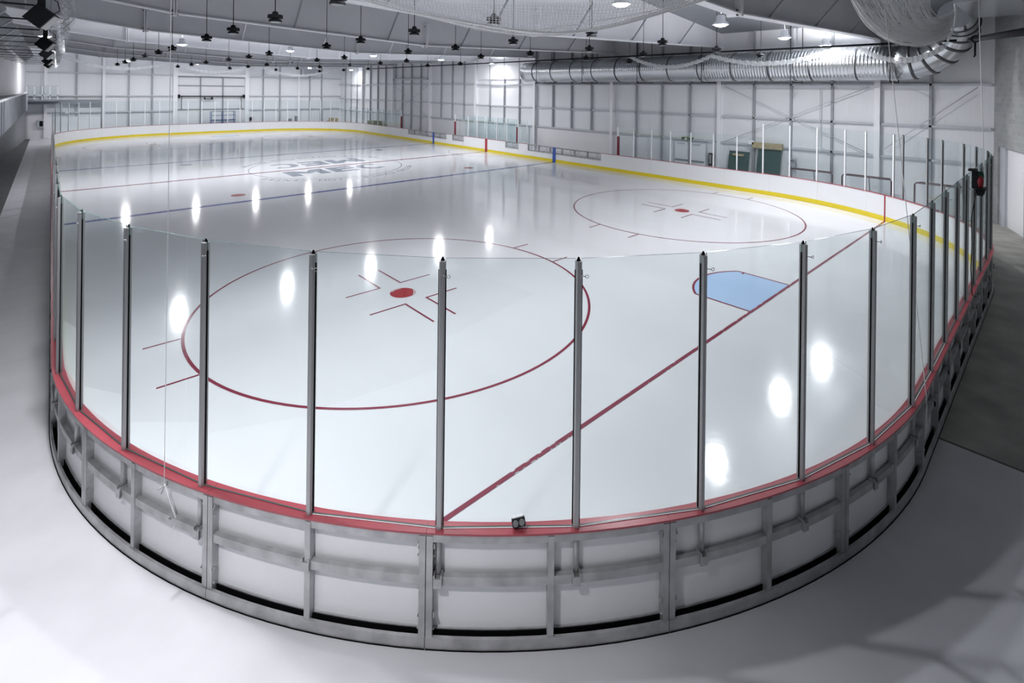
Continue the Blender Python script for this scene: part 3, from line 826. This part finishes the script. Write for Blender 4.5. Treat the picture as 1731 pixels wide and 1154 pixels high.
mb = MB(); mb.box(14.86, 14.98, 9.2, 9.34, 2.18, 2.36); tag(mb.build('alarm_box', STEELW, None, (14.9, 9.3, 2.2)), 'small white box above the right door leaf of the exit', 'alarm box')
mb = MB(); mb.box(14.82, 14.995, 8.82, 9.05, .85, 1.55)
r_ = mb.build('extinguisher_cabinet', BLK, None, (14.9, 8.93, .85)); tag(r_, 'narrow dark cabinet on the wall right of the double exit doors', 'cabinet')
mb = MB(); mb.box(14.81, 14.82, 8.86, 9.01, .95, 1.5); mb.build('cabinet_door', LENS, r_)

def lean_glass(y0, y1, h, label, top=None):
    mb = MB(); p = [(14.35, y0, 0), (14.35, y1, 0), (14.362, y1, 0), (14.362, y0, 0), (14.72, y0+.02, h), (14.72, y1-.02, h), (14.732, y1-.02, h), (14.732, y0+.02, h)]
    mb.hexa(p); o = mb.build('stored_glass_sheet', mat('green_stored_glass', (0.07, 0.12, 0.115), 0.12, 0, 0.6), None, (14.5, (y0+y1)/2, 0)); tag(o, label, 'glass sheet')
    return o
lean_glass(6.65, 7.8, 1.85, 'dark green glass sheet leaning on the right wall, left one with a clipped label bar')
lean_glass(5.05, 6.25, 2.1, 'dark green glass sheet leaning on the right wall, right one under the plywood')
mb = MB(); mb.box(14.58, 14.64, 6.95, 7.55, 1.60, 1.72); tag(mb.build('brown_handle', WOOD, None, (14.6, 7.2, 1.6)), 'brown wooden bar near the top of the left leaning glass sheet', 'wooden bar')
mb = MB(); mb.box(14.55, 14.76, 5.0, 6.5, 2.12, 2.42); tag(mb.build('plywood_sheet', WOOD, None, (14.65, 5.7, 2.1)), 'tan plywood strip above the right leaning glass sheet', 'plywood')
mb = MB(); mb.box(14.55, 14.7, 6.42, 6.7, 2.3, 2.5); tag(mb.build('wall_box', STEELW, None, (14.6, 6.5, 2.3)), 'small white box on the wall left of the plywood strip', 'wall box')
mb = MB(); mb.tube([(14.66, 3.3, 5.3), (14.66, 3.3, 2.5), (14.66, 3.2, 2.38), (14.66, 3.05, 2.33), (14.66, 2.7, 2.33)], .018, 8)
# thin conduit turning along the girt
tag(mb.build('conduit', GIRT, None, (14.72, 3.1, 2.3)), 'thin grey conduit bending along the girt in the bay of the stored goals', 'conduit')
mb = MB(); mb.box(14.6, 14.75, 4.35, 4.6, 1.35, 1.75)
r_ = mb.build('hose_reel', GIRT, None, (14.7, 4.5, 1.3)); tag(r_, 'coiled grey hose hanging on the wall above the leftmost stored goal', 'hose')
mb = MB()
for q in range(4): mb.tube([(14.55-.02*q, 4.48+.17*cos(t), 1.5+.2*sin(t)) for t in [k*pi/8 for k in range(17)]], .02, 6)
mb.build('coil', BRACE, r_)

NETG = net_mat('goal_net', (0.72, 0.75, 0.78), 30, 20, 0.22)
def goal(y0, y1, label):
    x0, x1 = 13.75, 14.55
    root = empty('hockey_goal', (14.3, (y0+y1)/2, 0)); tag(root, label, 'hockey goal', 'old hockey goals stored by the right wall')
    GM = mat('goal_pipe_%d' % int(abs(y0*10)), (0.11, 0.075, 0.08), 0.5, 0.2)
    z = 1.36
    mb = MB(); mb.tube([(x0, y0, 0), (x0, y0, z-.08), (x0, y0+.05, z), (x0, y1-.05, z), (x0, y1, z-.08), (x0, y1, 0)], .032, 8); mb.build('front_frame', GM, root)
    mb = MB(); mb.tube([(x0, y0, .03), (x1, y0+.2, .03), (x1, y1-.2, .03), (x0, y1, .03)], .025, 6); mb.build('base_frame', GM, root)
    mb = MB(); mb.tube([(x0, y0+.05, z), (x0+.5, y0+.12, z-.02), (x0+.5, y1-.12, z-.02), (x0, y1-.05, z)], .02, 6); mb.build('top_shelf', GM, root)
    for yy in ((y0+y1)/2,):
        mb = MB(); mb.tube([(x0+.5, yy, z-.02), (x1, yy, .03)], .018, 6); mb.build('centre_stay', GM, root)
    me = bpy.data.meshes.new('net'); v = [(x0+.5, y0+.12, z-.02), (x0+.5, y1-.12, z-.02), (x1, y1-.2, .03), (x1, y0+.2, .03)]
    rv = Vector((14.3, (y0+y1)/2, 0))
    me.from_pydata([tuple(Vector(a)-rv) for a in v], [], [(0, 1, 2, 3)]); ul = me.uv_layers.new(name='UVMap')
    for i, uvv in enumerate(((0, 1), (1, 1), (1, 0), (0, 0))): ul.data[i].uv = uvv
    me.materials.append(NETG); o = bpy.data.objects.new('net', me); COL.objects.link(o); o.parent = root
goal(2.5, 4.35, 'rusty hockey goal by the right wall, leftmost of the three')
goal(0.25, 2.1, 'rusty hockey goal by the right wall, middle one of the three')
goal(-2.35, -.55, 'rusty hockey goal by the right wall, nearest the block wall')

# ------------------------------------------------------------------ ducts
def duct(y0, y1, x, z, r, m_, name, label):
    root = empty(name, (x, (y0+y1)/2, z)); tag(root, label, 'air duct')
    mb = MB(); nn = int((y1-y0)/.5)
    mb.tube([(x, y0+(y1-y0)*i/nn, z) for i in range(nn+1)], r, 40, True); mb.build('spiral_tube', m_, root)
    return root
DR = duct(0.05, 23.1, 13.8, 6.42, .75, DUCT, 'spiral_duct', 'large silver spiral air duct running along the right wall')
y = 1.5
while y < 23:
    mb = MB(); mb.tube([(13.8, y-.035, 6.42), (13.8, y+.035, 6.42)], .765, 40); mb.build('joint_band', DUCTD, DR); y += 1.85
path = [(13.8, .05, 6.42), (13.8, -.45, 6.44), (13.76, -.95, 6.58), (13.62, -1.4, 6.88), (13.4, -1.75, 7.25), (13.05, -2.0, 7.6), (12.5, -2.1, 7.85), (11.8, -2.12, 7.95), (11.0, -2.1, 8.0)]
mb = MB(); mb.tube(path, .75, 32, True, rf=lambda i: .75-.03*i); mb.build('elbow', DUCTP, DR)
for i in range(1, len(path)-1):
    a, b = Vector(path[i]), Vector(path[i+1]); d = (b-Vector(path[i-1])).normalized()
    mb = MB(); mb.tube([a-d*.055, a+d*.055], .775-.03*i, 32); mb.build('elbow_band', DUCTD, DR)
for k, y in enumerate((21.3, 17.0, 12.7, 8.6, 4.1, .2)):
    mb = MB(); mb.tube([(13.0, y, 8.5), (13.0, y, 5.6), (13.0, y, 5.58)], .02, 6); mb.tube([(13.0, y, 5.6), (14.6, y, 5.6)], .022, 6); mb.tube([(14.6, y, 5.6), (14.6, y, 8.4)], .02, 6)
    tag(mb.build('duct_hanger', BLK, None, (13.0, y, 5.6)), 'black rod hanger cradling the right duct, %s from its free end' % ordn(k+1), 'duct hanger', 'hangers under the right duct')
mb = MB(); mb.tube([(12.3, -2.0, 7.15), (12.3, 45.5, 7.15)], .045, 8)
tag(mb.build('black_pipe', BLK, None, (12.3, 20, 7.15)), 'long thin black pipe running beside the duct under the beams', 'pipe')
mb = MB(); mb.tube([(-1.5, -4.75, 6.15), (12.3, -2.38, 7.15)], .085, 10); mb.tube([(10.3, -2.72, 7.005), (10.6, -2.67, 7.027)], .13, 10)
o = mb.build('sprinkler_main', BLK, None, (8, -3, 6.9)); tag(o, 'thick black pipe crossing in front of the duct elbow at top right', 'pipe')
mb = MB(); mb.tube([(10.5, -2.69, 7.0), (10.5, -2.69, 6.45), (10.8, -2.64, 6.42)], .03, 6); mb.build('drop_pipe', BLK, o)
# rectangular ductwork over the block wall end
mb = MB(); mb.box(6.2, 10.5, -4.0, -2.6, 7.75, 8.6)
tag(mb.build('rectangular_duct', DUCTP, None, (8, -3.4, 7.8)), 'square silver duct box in the top right corner', 'air duct')

# left duct with square outlets
DL = duct(2, 57, -15.35, 7.85, .58, wave_bump(mat('spiral_duct_left', (0.66, 0.68, 0.70), 0.24, 1.0), 'Y', 0.2, 0.5, 0.03), 'spiral_duct', 'silver air duct with square outlets along the top of the left wall')
y = 4.0
while y < 56:
    mb = MB(); a = Vector((-14.9, y, 7.55)); d = Vector((.7, 0, -.72)).normalized()
    mb.bar(a, a+d*.45, .8, .45, 0, (0, 1, 0)); out = mb.build('outlet', DUCTP, DL)
    mb = MB(); mb.bar(a+d*.45, a+d*.47, .74, .4, 0, (0, 1, 0)); mb.build('grille', BRACE, out)
    mb = MB(); mb.tube([(-15.35, y+1.7-.03, 7.85), (-15.35, y+1.7+.03, 7.85)], .595, 32); mb.build('joint_band', DUCTD, DL)
    y += 3.6
k = 0
for i in range(14):
    y = 10.3+3.4*i; k += 1
    mb = MB(); mb.tube([(-13.5, y, 6.78), (xl(y)+.02, y, 6.78)], .022 if i < 4 else .018, 6)
    tag(mb.build('support_rod', BLK, None, (-15, y, 6.78)), 'black horizontal rod under the left duct, %s from the camera' % ordn(k), 'support rod', 'black rods under the left duct')
for k, y in enumerate((11.2, 21.8, 30.6, 41.0, 50.5)):
    x = -13.4
    root = empty('loudspeaker', (x, y, 6.6)); tag(root, 'black loudspeaker hung near the left boards, %s from the camera' % ordn(k+1), 'loudspeaker', 'black loudspeakers above the left boards')
    a = Vector((x, y, 6.62)); d = Vector((.72, -.25, -.62)).normalized()
    mb = MB(); mb.bar(a-d*.2, a+d*.2, .42, .36, 0, (0, 1, .2)); o = mb.build('cabinet', BLK, root)
    mb = MB(); mb.bar(a+d*.2, a+d*.22, .38, .32, 0, (0, 1, .2)); mb.build('grille', LENS, root)
    mb = MB(); mb.box(x-.07, x+.07, y-.07, y+.07, 6.75, 7.3); mb.build('yoke', BLK, root)
    mb = MB(); mb.tube([(x+.1, y, 7.15), (x+.28, y, 7.0), (x+.32, y, 6.8), (x+.2, y, 6.7)], .01, 5); mb.build('cable', BLK, root)
    mb = MB()
    for dx, dy in ((-.16, -.1), (.16, -.1), (-.16, .1), (.16, .1)): mb.tube([(x+dx, y+dy, 7.3), (x+dx, y+dy, roof_z(x))], .03, 6)
    mb.box(x-.2, x+.2, y-.14, y+.14, 7.28, 7.34); mb.build('hanger', GIRT, root)

# ------------------------------------------------------------------ lights
def make_lamp(x, y, z, lit, label, pw=1.0, spread=180, up=.75):
    root = empty('high_bay_lamp', (x, y, z)); tag(root, label, 'ceiling lamp', 'lit high bay lamps' if lit else 'unlit black high bay lamps')
    if lit:
        mb = MB(); mb.lathe([(.10, .32), (.13, .30), (.15, .12), (.24, .05), (.27, .0), (.25, 0), (.2, .03)], (x, y, z), 18); mb.build('housing', GIRT, root)
        mb = MB(); mb.lathe([(.05, -.07), (.12, -.055), (.18, -.025), (.2, .0)], (x, y, z), 18); mb.build('diffuser', DIFF, root)
        ld = bpy.data.lights.new('lamp_light', 'AREA'); ld.shape = 'DISK'; ld.size = .42; ld.energy = LAMP_W*pw; ld.spread = radians(spread); ld.color = LAMP_COL
        lo = bpy.data.objects.new('lamp_light', ld); COL.objects.link(lo); lo.parent = root; lo.location = (0, 0, -.075)
        # upward light added to each lit lamp to brighten the roof
        ld = bpy.data.lights.new('added_up_light', 'AREA'); ld.shape = 'DISK'; ld.size = .24; ld.energy = LAMP_W*pw*up; ld.color = LAMP_COL
        lo = bpy.data.objects.new('added_up_light', ld); COL.objects.link(lo); lo.parent = root; lo.location = (0.16, 0, .36); lo.rotation_euler = (pi, 0, 0)
    else:
        k = .66
        mb = MB(); mb.lathe([(r*k, h*k) for r, h in [(.05, .36), (.09, .33), (.11, .24), (.24, .235), (.25, .12), (.11, .11), (.11, .09), (.19, .08), (.22, .0), (.19, -.005)]], (x, y, z), 18); mb.build('housing', BLK, root)
        mb = MB(); mb.lathe([(.10, -.016), (.12, -.004)], (x, y, z), 18); mb.build('lens', LENS, root)
    mb = MB(); mb.tube([(x, y, z+(.3 if lit else .22)), (x, y, roof_z(x)-.05)], .011, 5); mb.build('stem', BLK, root)
    return root
XW = ['leftmost', 'second from left', 'third from left', 'fourth from left', 'fifth from left', 'rightmost']
for ry, rn in ((2.9, 'near row'), (27.4, 'middle row'), (54.0, 'far row')):
    for i, x in enumerate((-12.9, -8.0, -2.35, 3.2, 8.8, 13.8)):
        yy = ry; zz = 7.3
        if i == 0 and ry > 10: x = -13.45
        if i == 5: x, zz = (12.9 if ry < 10 else 13.8), 7.25
        if i == 5 and ry < 10: yy = 2.6
        pw = {2.9: (1.1, .58, .56, .62, .92, 1.1), 27.4: (.18, .95, .95, .95, .95, .24), 54.0: (.3, .56, .56, .56, .56, .25)}[ry][i]
        make_lamp(x, yy, zz, True, 'lit high bay lamp, %s in the %s' % (XW[i], rn), pw)
make_lamp(-15.0, -2.4, 7.4, True, 'added unseen fill lamp over the walkway behind the near left corner', .62, 95, .03)  # out-of-view lamp added to brighten the left floor and board frames
# unlit lamps in rows between them
rows = [(3.9, (-9.7+.25, -5.8, -2.3, 1.3, 5.0, 9.0)), (7.3, (-9.45, -5.8, -2.1, 1.8, 5.4)), (10.9, (-9.45, -5.65, -1.8, 2.2, 6.0, 9.6)), (14.2, (-9.45, -5.45, -1.9, 2.1)),
        (20.6, (-9.45, -5.6, -1.9, 1.8, 5.6)), (24.3, (-9.45, -5.5, -1.9, 2.1, 5.6)), (28.4, (-9.5, -5.5, -2.0, 2.0)), (33.8, (-9.5, -5.6, -1.8, 2.0, 6.0)), (38.5, (-9.5, -5.6, -1.8, 2.0, 6.0)), (44, (-9.5, -5.6, -1.8, 2.0, 6.0))]
for j, (yy, xs) in enumerate(rows):
    for i, x in enumerate(xs):
        make_lamp(x, yy, 6.55, False, 'unlit black high bay lamp, %s from left in the %s dark row from the camera' % (ordn(i+1), ordn(j+1)))

# ------------------------------------------------------------------ nets
def net_sheet(name, fn, nu, nv, m_, label, uvs=(1, 1), root=None):
    me = bpy.data.meshes.new(name); vs = [fn(i/nu, j/nv) for i in range(nu+1) for j in range(nv+1)]
    fs = []; uv = []
    for i in range(nu):
        for j in range(nv):
            a = i*(nv+1)+j; fs.append((a, a+nv+1, a+nv+2, a+1))
            uv += [(i/nu, j/nv), ((i+1)/nu, j/nv), ((i+1)/nu, (j+1)/nv), (i/nu, (j+1)/nv)]
    me.from_pydata(vs, [], fs); ul = me.uv_layers.new(name='UVMap')
    for k, q in enumerate(uv): ul.data[k].uv = (q[0]*uvs[0], q[1]*uvs[1])
    for p_ in me.polygons: p_.use_smooth = True
    me.materials.append(m_)
    o = bpy.data.objects.new(name, me); COL.objects.link(o)
    if root is not None: o.parent = root
    else: tag(o, label, 'net')
    return o
A = Vector((-10.60, 1.38, 6.33)); Bn = Vector((-6.92, -1.98, 6.33)); fwd = Vector((.673, .74, 0))
def nfn(u, v):
    p = A.lerp(Bn, u); sag = 4*u*(1-u)
    w = (v-.35)*2.1
    # hammock cross-section: folded low edge towards the camera side
    z = -.52*sag + (w*w)*.30 - .05*sin(u*9+v*7)*sag
    q = p + fwd*(w*(.75+.25*sag)) + Vector((0, 0, z)) + Vector((0, 0, .02*sin(v*40)))
    return tuple(q)
net1 = net_sheet('safety_net', nfn, 48, 24, NETW, 'white cord net sagging like a hammock at the top centre of the view')
mb = MB()
for vv in (.30, .345, .36, .40, .62):
    mb.tube([nfn(i/40, vv) for i in range(41)], .012 if vv < .5 else .008, 5, False)
mb.build('edge_rope', CORD, net1)

# heavy gathered net at top right
rootn = empty('gathered_net', (-3.9, -3.2, 6.0)); tag(rootn, 'heavy bunch of white netting drooping at the top right', 'net')
A0, A1 = Vector((-4.6, -2.6, 6.8)), Vector((-3.55, -3.55, 6.8)); C0, C1 = Vector((-4.20, -2.96, 5.42)), Vector((-3.72, -3.40, 5.88)); B0, B1 = Vector((-3.40, -3.68, 5.86)), Vector((-3.34, -3.74, 6.42))
random.seed(3)
def strand(a, j):
    P0 = A0.lerp(A1, a) + Vector((0, 0, .1)) ; P1 = C0.lerp(C1, a)+j*.35 ; P2 = B0.lerp(B1, .15+.7*a)+j*.25
    out = []
    for i in range(23):
        t = i/22; out.append(P0*(1-t)**2 + P1*(2*t*(1-t)) + P2*t*t + j*sin(pi*t)*.6)
    return out
mb = MB()
for k in range(150):
    a = random.random()**1.25*.92
    j = Vector((random.gauss(0, .08), random.gauss(0, .08), random.gauss(0, .05)))
    mb.tube(strand(a, j), random.uniform(.0025, .006), 3, False)
mb.build('strands', CORD, rootn)
def sfn(u, v):
    q = strand(u, Vector((.05*sin(u*23), .05*cos(u*17), .04*sin(u*31)))); t = v*22; i = min(21, int(t)); return tuple(q[i].lerp(q[i+1], t-i)-Vector((-3.9, -3.2, 6.0)))
net_sheet('netting', sfn, 30, 22, net_mat('net_fold', (0.95, 0.95, 0.96), 70, 90, 0.15, 0.05), '', root=rootn)
mb = MB(); mb.tube([tuple(B0.lerp(B1, t)+Vector((.05*sin(3*t), -.04*sin(3*t), 0))) for t in [i/8 for i in range(9)]], .014, 6, False); mb.tube(strand(0, Vector((0, 0, -.01))), .012, 6, False); mb.build('edge_rope', CORD, rootn)

def scallop(pts, m_, label, h=.30):
    # gathered net roll hung between hooks
    P = [Vector(p) for p in pts]; out = []
    for i in range(len(P)-1):
        for t in range(8):
            out.append(P[i].lerp(P[i+1], t/8))
    out.append(P[-1]); n = len(out)-1
    def fn(u, v):
        t = u*n; i = min(n-1, int(t)); q = out[i].lerp(out[i+1], t-i)
        a = v*2*pi; r = h*(.45+.25*sin(i*.9)**2)*.5
        return (q.x+r*.6*cos(a), q.y+r*.6*cos(a), q.z+r*sin(a))
    return net_sheet('rolled_net', fn, n*2, 10, m_, label)
def cat_pts(peaks, sag, axis):
    pts = []
    for a, b in zip(peaks[:-1], peaks[1:]):
        for i in range(8):
            t = i/8; q = Vector(a).lerp(Vector(b), t); q.z -= sag*4*t*(1-t); pts.append(tuple(q))
    pts.append(tuple(peaks[-1])); return pts
scallop(cat_pts([(-12.8, 57.7, 7.85), (-4.0, 57.7, 7.6), (3.9, 57.7, 7.65), (13.2, 57.7, 7.4)], 1.05, 0), NETF, 'rolled white net hanging in swags across the far end', .55)
scallop(cat_pts([(12.72, 13.2, 7.25), (12.72, 7.9, 7.0), (12.72, 1.5, 7.3), (12.72, -1.6, 6.95)], .65, 1), NETD, 'rolled white net hanging in swags in front of the silver duct', .38)
def lfn(u, v): return (-12.95+.22*sin(u*60)*.5+.1*v, 12+46*u, 8.9-1.9*v-.5*sin(pi*((u*5) % 1))*(v))
net_sheet('curtain_net', lfn, 120, 6, NETF, 'thin white net bunched along the top of the left boards')

# cords tied down at the near boards
def cord(pts, r, label):
    mb = MB(); mb.tube(pts, r, 6); o = mb.build('white_cord', CORD, None, pts[-1]); tag(o, label, 'cord'); return o
cx_, cy_, nx_, ny_ = peri(25.78, .135)
o = cord([(cx_+.02, cy_, 9.9), (cx_, cy_, 1.0)], .0035, 'thin white cord hanging down to the red cap near the left corner')
mb = MB(); mb.tube([(cx_, cy_, 1.0), (cx_+.05, cy_-.05, .8), (cx_+.10, cy_-.08, .62), (cx_+.05, cy_-.10, .52)], .006, 5); mb.build('tail', CORD, o)
mb = MB()
for z, dx in ((.97, 0), (.62, .10)):
    mb.tube([(cx_+dx-.06, cy_-.02, z+.01), (cx_+dx, cy_-dx*.8, z), (cx_+dx+.05, cy_+.02, z-.01)], .007, 5)
    mb.tube([(cx_+dx-.03, cy_-.04, z-.04), (cx_+dx, cy_-dx*.8-.01, z), (cx_+dx+.04, cy_+.03, z+.03)], .006, 5)
mb.build('cleat', ALU, o)
c2 = peri(35.3, .14)
o = cord([(-4.46, -3.12, 6.35), (c2[0], c2[1], 1.0)], .005, 'thin white cord slanting from the gathered net to the near right boards')
mb = MB(); mb.tube([(c2[0], c2[1], 1.0), (c2[0]-.12, c2[1], .62)], .005, 5); mb.tube([(c2[0], c2[1], 1.0), (c2[0]+.05, c2[1], .62)], .005, 5); mb.build('tail', CORD, o)
cord([(1.6, -3.55, 7.6), (1.85, -3.66, 3.5)], .008, 'thin white cord hanging to the glass beside the block wall')

# ------------------------------------------------------------------ small things on the boards
# twin-lens lamp unit lying on the red cap
s_t = 29.42; x, y, nx, ny = peri(s_t, .045)
root = empty('twin_spotlight', (x, y, ZC)); tag(root, 'small black and white unit with two round lenses on the red cap', 'spotlight')
tdir = Vector((-ny, nx, 0)); nd = Vector((nx, ny, 0)); Z = Vector((0, 0, 1))
ctr = Vector((x, y, ZC+.056))
ax = (tdir*.98+Z*.22).normalized(); ay = (nd*.9+Z*.45).normalized(); az = ax.cross(ay).normalized()
if az.z < 0: az = -az
def obx(mb, c0, hx, hy, hz):
    p = []
    for dz in (-hz, hz):
        for dx, dy in ((-hx, -hy), (hx, -hy), (hx, hy), (-hx, hy)): p.append(c0+ax*dx+ay*dy+az*dz)
    mb.hexa(p)
mb = MB(); obx(mb, ctr, .062, .034, .036)
o = mb.build('body', BLK, root); bv = o.modifiers.new('b', 'BEVEL'); bv.width = .016; bv.segments = 3
mb = MB(); obx(mb, ctr+az*.040-ay*.004, .052, .030, .006); o = mb.build('top_cover', mat('white_plastic', (0.85, 0.85, 0.88), .4), root); bv = o.modifiers.new('b', 'BEVEL'); bv.width = .004
for sx in (-1, 1):
    a = ctr+ax*sx*.029+ay*.033
    mb = MB(); mb.tube([a, a+ay*.006], .025, 20); l_ = mb.build('lens', LENS, root)
    mb = MB()
    for q in range(6):
        b = a+ay*.0065+ax*.014*cos(q*pi/3)+az*.014*sin(q*pi/3); mb.tube([b, b+ay*.002], .004, 6)
    mb.build('lens_facets', mat('lens_dark', (.14, .145, .145), .3), l_)
# clamp-on camera gadget on the near right glass
s_t = 40.45; x, y, nx, ny = peri(s_t, .05); zt = ZC+2.46
root = empty('clamp_camera', (x, y, zt)); tag(root, 'small red and green camera unit clamped on top of the glass', 'camera')
mb = MB(); mb.lathe([(.02, -.14), (.05, -.10), (.062, 0), (.05, .08), (.02, .10)], (x+nx*.14, y+ny*.14, zt-.17), 12); mb.build('red_body', mat('red_plastic', (.32, .01, .02), .35), root)
mb = MB(); mb.lathe([(.02, -.1), (.06, -.08), (.07, 0), (.05, .09)], (x+.19, y-.12, zt-.08), 12); mb.build('green_body', mat('green_plastic', (.01, .10, .04), .35), root)
mb = MB(); mb.box(x-.12, x+.22, y-.22, y-.08, zt-.36, zt-.30); mb.build('base_tray', BLK, root)
for xq in (x-.14, x+.1):
    mb = MB(); mb.box(xq, xq+.06, y-.2, y-.1, zt-.44, zt-.36); mb.build('tray_foot', BLK, root)
mb = MB(); mb.box(x-.12, x+.1, y-.10, y+.03, zt+.03, zt+.07); mb.box(x-.05, x+.0, y-.12, y-.02, zt-.32, zt+.03); mb.build('glass_clamp', BLK, root)
mb = MB(); mb.tube([(x-.14, y-.1, zt-.3), (x-.2, y-.04, zt-.9), (x-.17, y-.05, zt-1.4), (x-.2, y-.04, zt-1.9), (x-.18, y-.06, ZC+.03), (x-.14, y-.12, ZC+.004)], .008, 6); mb.build('cable', BLK, root)

# ------------------------------------------------------------------ left side platform, balcony
root = empty('seating_platform', (-15.6, 30, 4.3)); tag(root, 'raised seating platform with panelled front along the left wall', 'platform')
mb = MB(); mb.hexa([(-17.6, 0, 4.1), (-14.85, 0, 4.1), (-14.85, YF-1.7, 4.1), (-15.0, YF-1.7, 4.1), (-17.6, 0, 4.25), (-14.85, 0, 4.25), (-14.85, YF-1.7, 4.25), (-15.0, YF-1.7, 4.25)])
mb.build('deck', SEATG, root)
mb = MB(); mb.box(-14.86, -14.78, 0, YF-1.7, 4.27, 4.36); mb.build('top_rail', STEELW, root)
mb = MB(); mb.box(-14.84, -14.8, 0, YF-1.7, 2.8, 4.27)
fp = mb.build('fascia', PANELG, root)
y = 2.0; 
while y < 57.8:
    mb = MB(); mb.box(-14.8, -14.76, y-.04, y+.04, 2.8, 4.27); mb.build('fascia_rib', GIRT, fp); y += 1.5
for y in (20, 30, 40, 50):
    mb = MB(); mb.box(-15.9, -15.7, y-.1, y+.1, 0, 4.1); mb.build('support_column', GIRT, root)
mb = MB(); mb.box(-16.2, -15.4, 26, 27.6, 4.26, 4.5); tag(mb.build('seat_block', SEATG, None, (-16, 26.8, 4.26)), 'low grey seat block on the left platform', 'seat block')

root = empty('upper_balcony', (-12.3, YF-1, 3.6)); tag(root, 'upper balcony with glass balustrade in the far left corner', 'balcony')
mb = MB(); mb.box(-14.9, -9.5, YF-.5, YF-.22, 3.2, 3.62); mb.build('edge_beam', BRACE, root)
mb = MB(); mb.box(-14.9, -12.6, YF-1.6, YF-.2, 3.5, 3.62); mb.build('deck', BRACE, root)
for i in range(5):
    x = -14.85+i*.52
    mb = MB(); mb.box(x-.03, x+.03, YF-1.6, YF-1.54, 3.6, 4.9); mb.build('baluster_post', STEELW, root)
    if i < 4:
        mb = MB(); mb.box(x+.05, x+.47, YF-1.585, YF-1.575, 3.7, 4.85); mb.build('balustrade_glass', GLASS, root)
mb = MB(); mb.box(-14.9, -12.7, YF-1.6, YF-1.54, 4.88, 4.93); mb.build('handrail', GIRT, root)
mb = MB(); mb.box(-14.9, -12.7, YF-1.6, YF-1.54, 3.95, 4.1); mb.build('knee_rail', GIRT, root)
# plain lower wall under the balcony with cabinet
c = MB(); c.box(-14.8, -12.9, YF-.12, YF, 0, 2.3); c.build('liner_sheet', PLAIN, wf)
mb = MB(); mb.box(-14.15, -13.7, YF-.35, YF-.12, 1.05, 1.75)
r_ = mb.build('wall_cabinet', GIRT, None, (-13.9, YF-.2, 1.05)); tag(r_, 'small dark cabinet on the far left wall at the end of the walkway', 'cabinet')
mb = MB(); mb.box(-14.0, -13.75, YF-.37, YF-.35, 1.15, 1.65); mb.build('cabinet_door', BLK, r_)
mb = MB(); mb.box(-13.5, -9.6, YF-.25, YF-.2, 0, 2.0); mb.build('door_frame', STEELW, None).hide_render = False
bpy.data.objects['door_frame'].name = 'white_side_door'; tag(bpy.data.objects['white_side_door'], 'pale wide side door in the far wall at far left behind the glass', 'door')

# things behind the far boards
root = empty('blue_trolley', (1.0, 58.8, 0)); tag(root, 'blue tubular scaffold trolley in front of the big far door', 'trolley')
for x in (-.13, 1.0, 2.2):
    mb = MB(); mb.tube([(x, 58.6, 0), (x, 58.6, 2.3)], .035, 6); mb.build('upright', BLUES, root)
    mb = MB(); mb.tube([(x, 59.2, 0), (x, 59.2, 2.3)], .035, 6); mb.build('upright', BLUES, root)
for z in (.6, 1.1, 1.35, 1.85, 2.28):
    mb = MB(); mb.tube([(-.13, 58.6, z), (2.2, 58.6, z)], .03, 6); mb.build('rail', BLUES, root)
mb = MB(); mb.box(-.13, 2.2, 58.6, 59.2, 1.25, 1.3); mb.build('shelf', BLUES, root)
mb = MB(); mb.box(4.0, 4.3, YF-.2, YF-.01, 1.1, 1.5); tag(mb.build('control_box', BLK, None, (4.1, YF-.2, 1.1)), 'small black control box on the wall right of the big far door', 'control box')
def heap(loc, label, name, m_, sc=(.6, .3, .4)):
    root = empty(name, loc); tag(root, label, 'clutter')
    random.seed(int(abs(loc[0]*10)))
    for k in range(5):
        x = loc[0]+random.uniform(-1, 1)*sc[0]; y = loc[1]+random.uniform(-1, 1)*sc[1]; z = loc[2]; h = random.uniform(.5, 1)*sc[2]
        mb = MB(); mb.bar((x, y, z), (x+random.uniform(-.2, .2), y, z+h), .35, .25); mb.build('piece', m_, root)
    return root
heap((8.6, 58.5, 0), 'dark equipment heap behind the far boards beside the wall column', 'equipment_heap', BRACE, (.5, .2, 1.7))
heap((13.2, 57.9, 0), 'brownish stacked boxes behind the far right corner glass', 'stacked_boxes', WOOD, (.9, .2, 1.3))
mb = MB(); mb.box(13.6, 14.6, 47.5, 49.2, .0, 1.35); tag(mb.build('green_machine', mat('olive_green', (.16, .20, .07), .5), None, (14, 48.3, 0)), 'olive green machine behind the right boards near the far corner', 'machine')
mb = MB(); mb.box(11.6, 11.9, 57.75, 58.0, 0, 2.2); tag(mb.build('dark_post_pad', BRACE, None, (12.5, 57.8, 0)), 'dark upright pad behind the far right corner boards', 'pad')
mb = MB(); mb.box(9.8, 11.7, YF-.7, YF-.22, 6.5, 7.4); r_ = mb.build('unit_heater', GIRT, None, (10.6, YF-.4, 6.4)); tag(r_, 'dark grey unit heater high on the far wall', 'heater')
mb = MB()
for k in range(6): mb.box(9.9, 11.6, YF-.73, YF-.7, 6.58+.13*k, 6.63+.13*k)
mb.build('louvres', BRACE, r_)
for xx in (10.0, 11.5):
    mb = MB(); mb.tube([(xx, YF-.45, 7.4), (xx, YF-.45, roof_z(xx))], .02, 6); mb.build('hanger_rod', BLK, r_)
# emergency light on the far left wall
mb = MB(); mb.box(-12.2, -11.9, YF-.3, YF-.16, 2.3, 2.5); tag(mb.build('emergency_light', STEELW, None, (-12, YF-.3, 2.35)), 'small white emergency light above the pale side door at far left', 'emergency light')
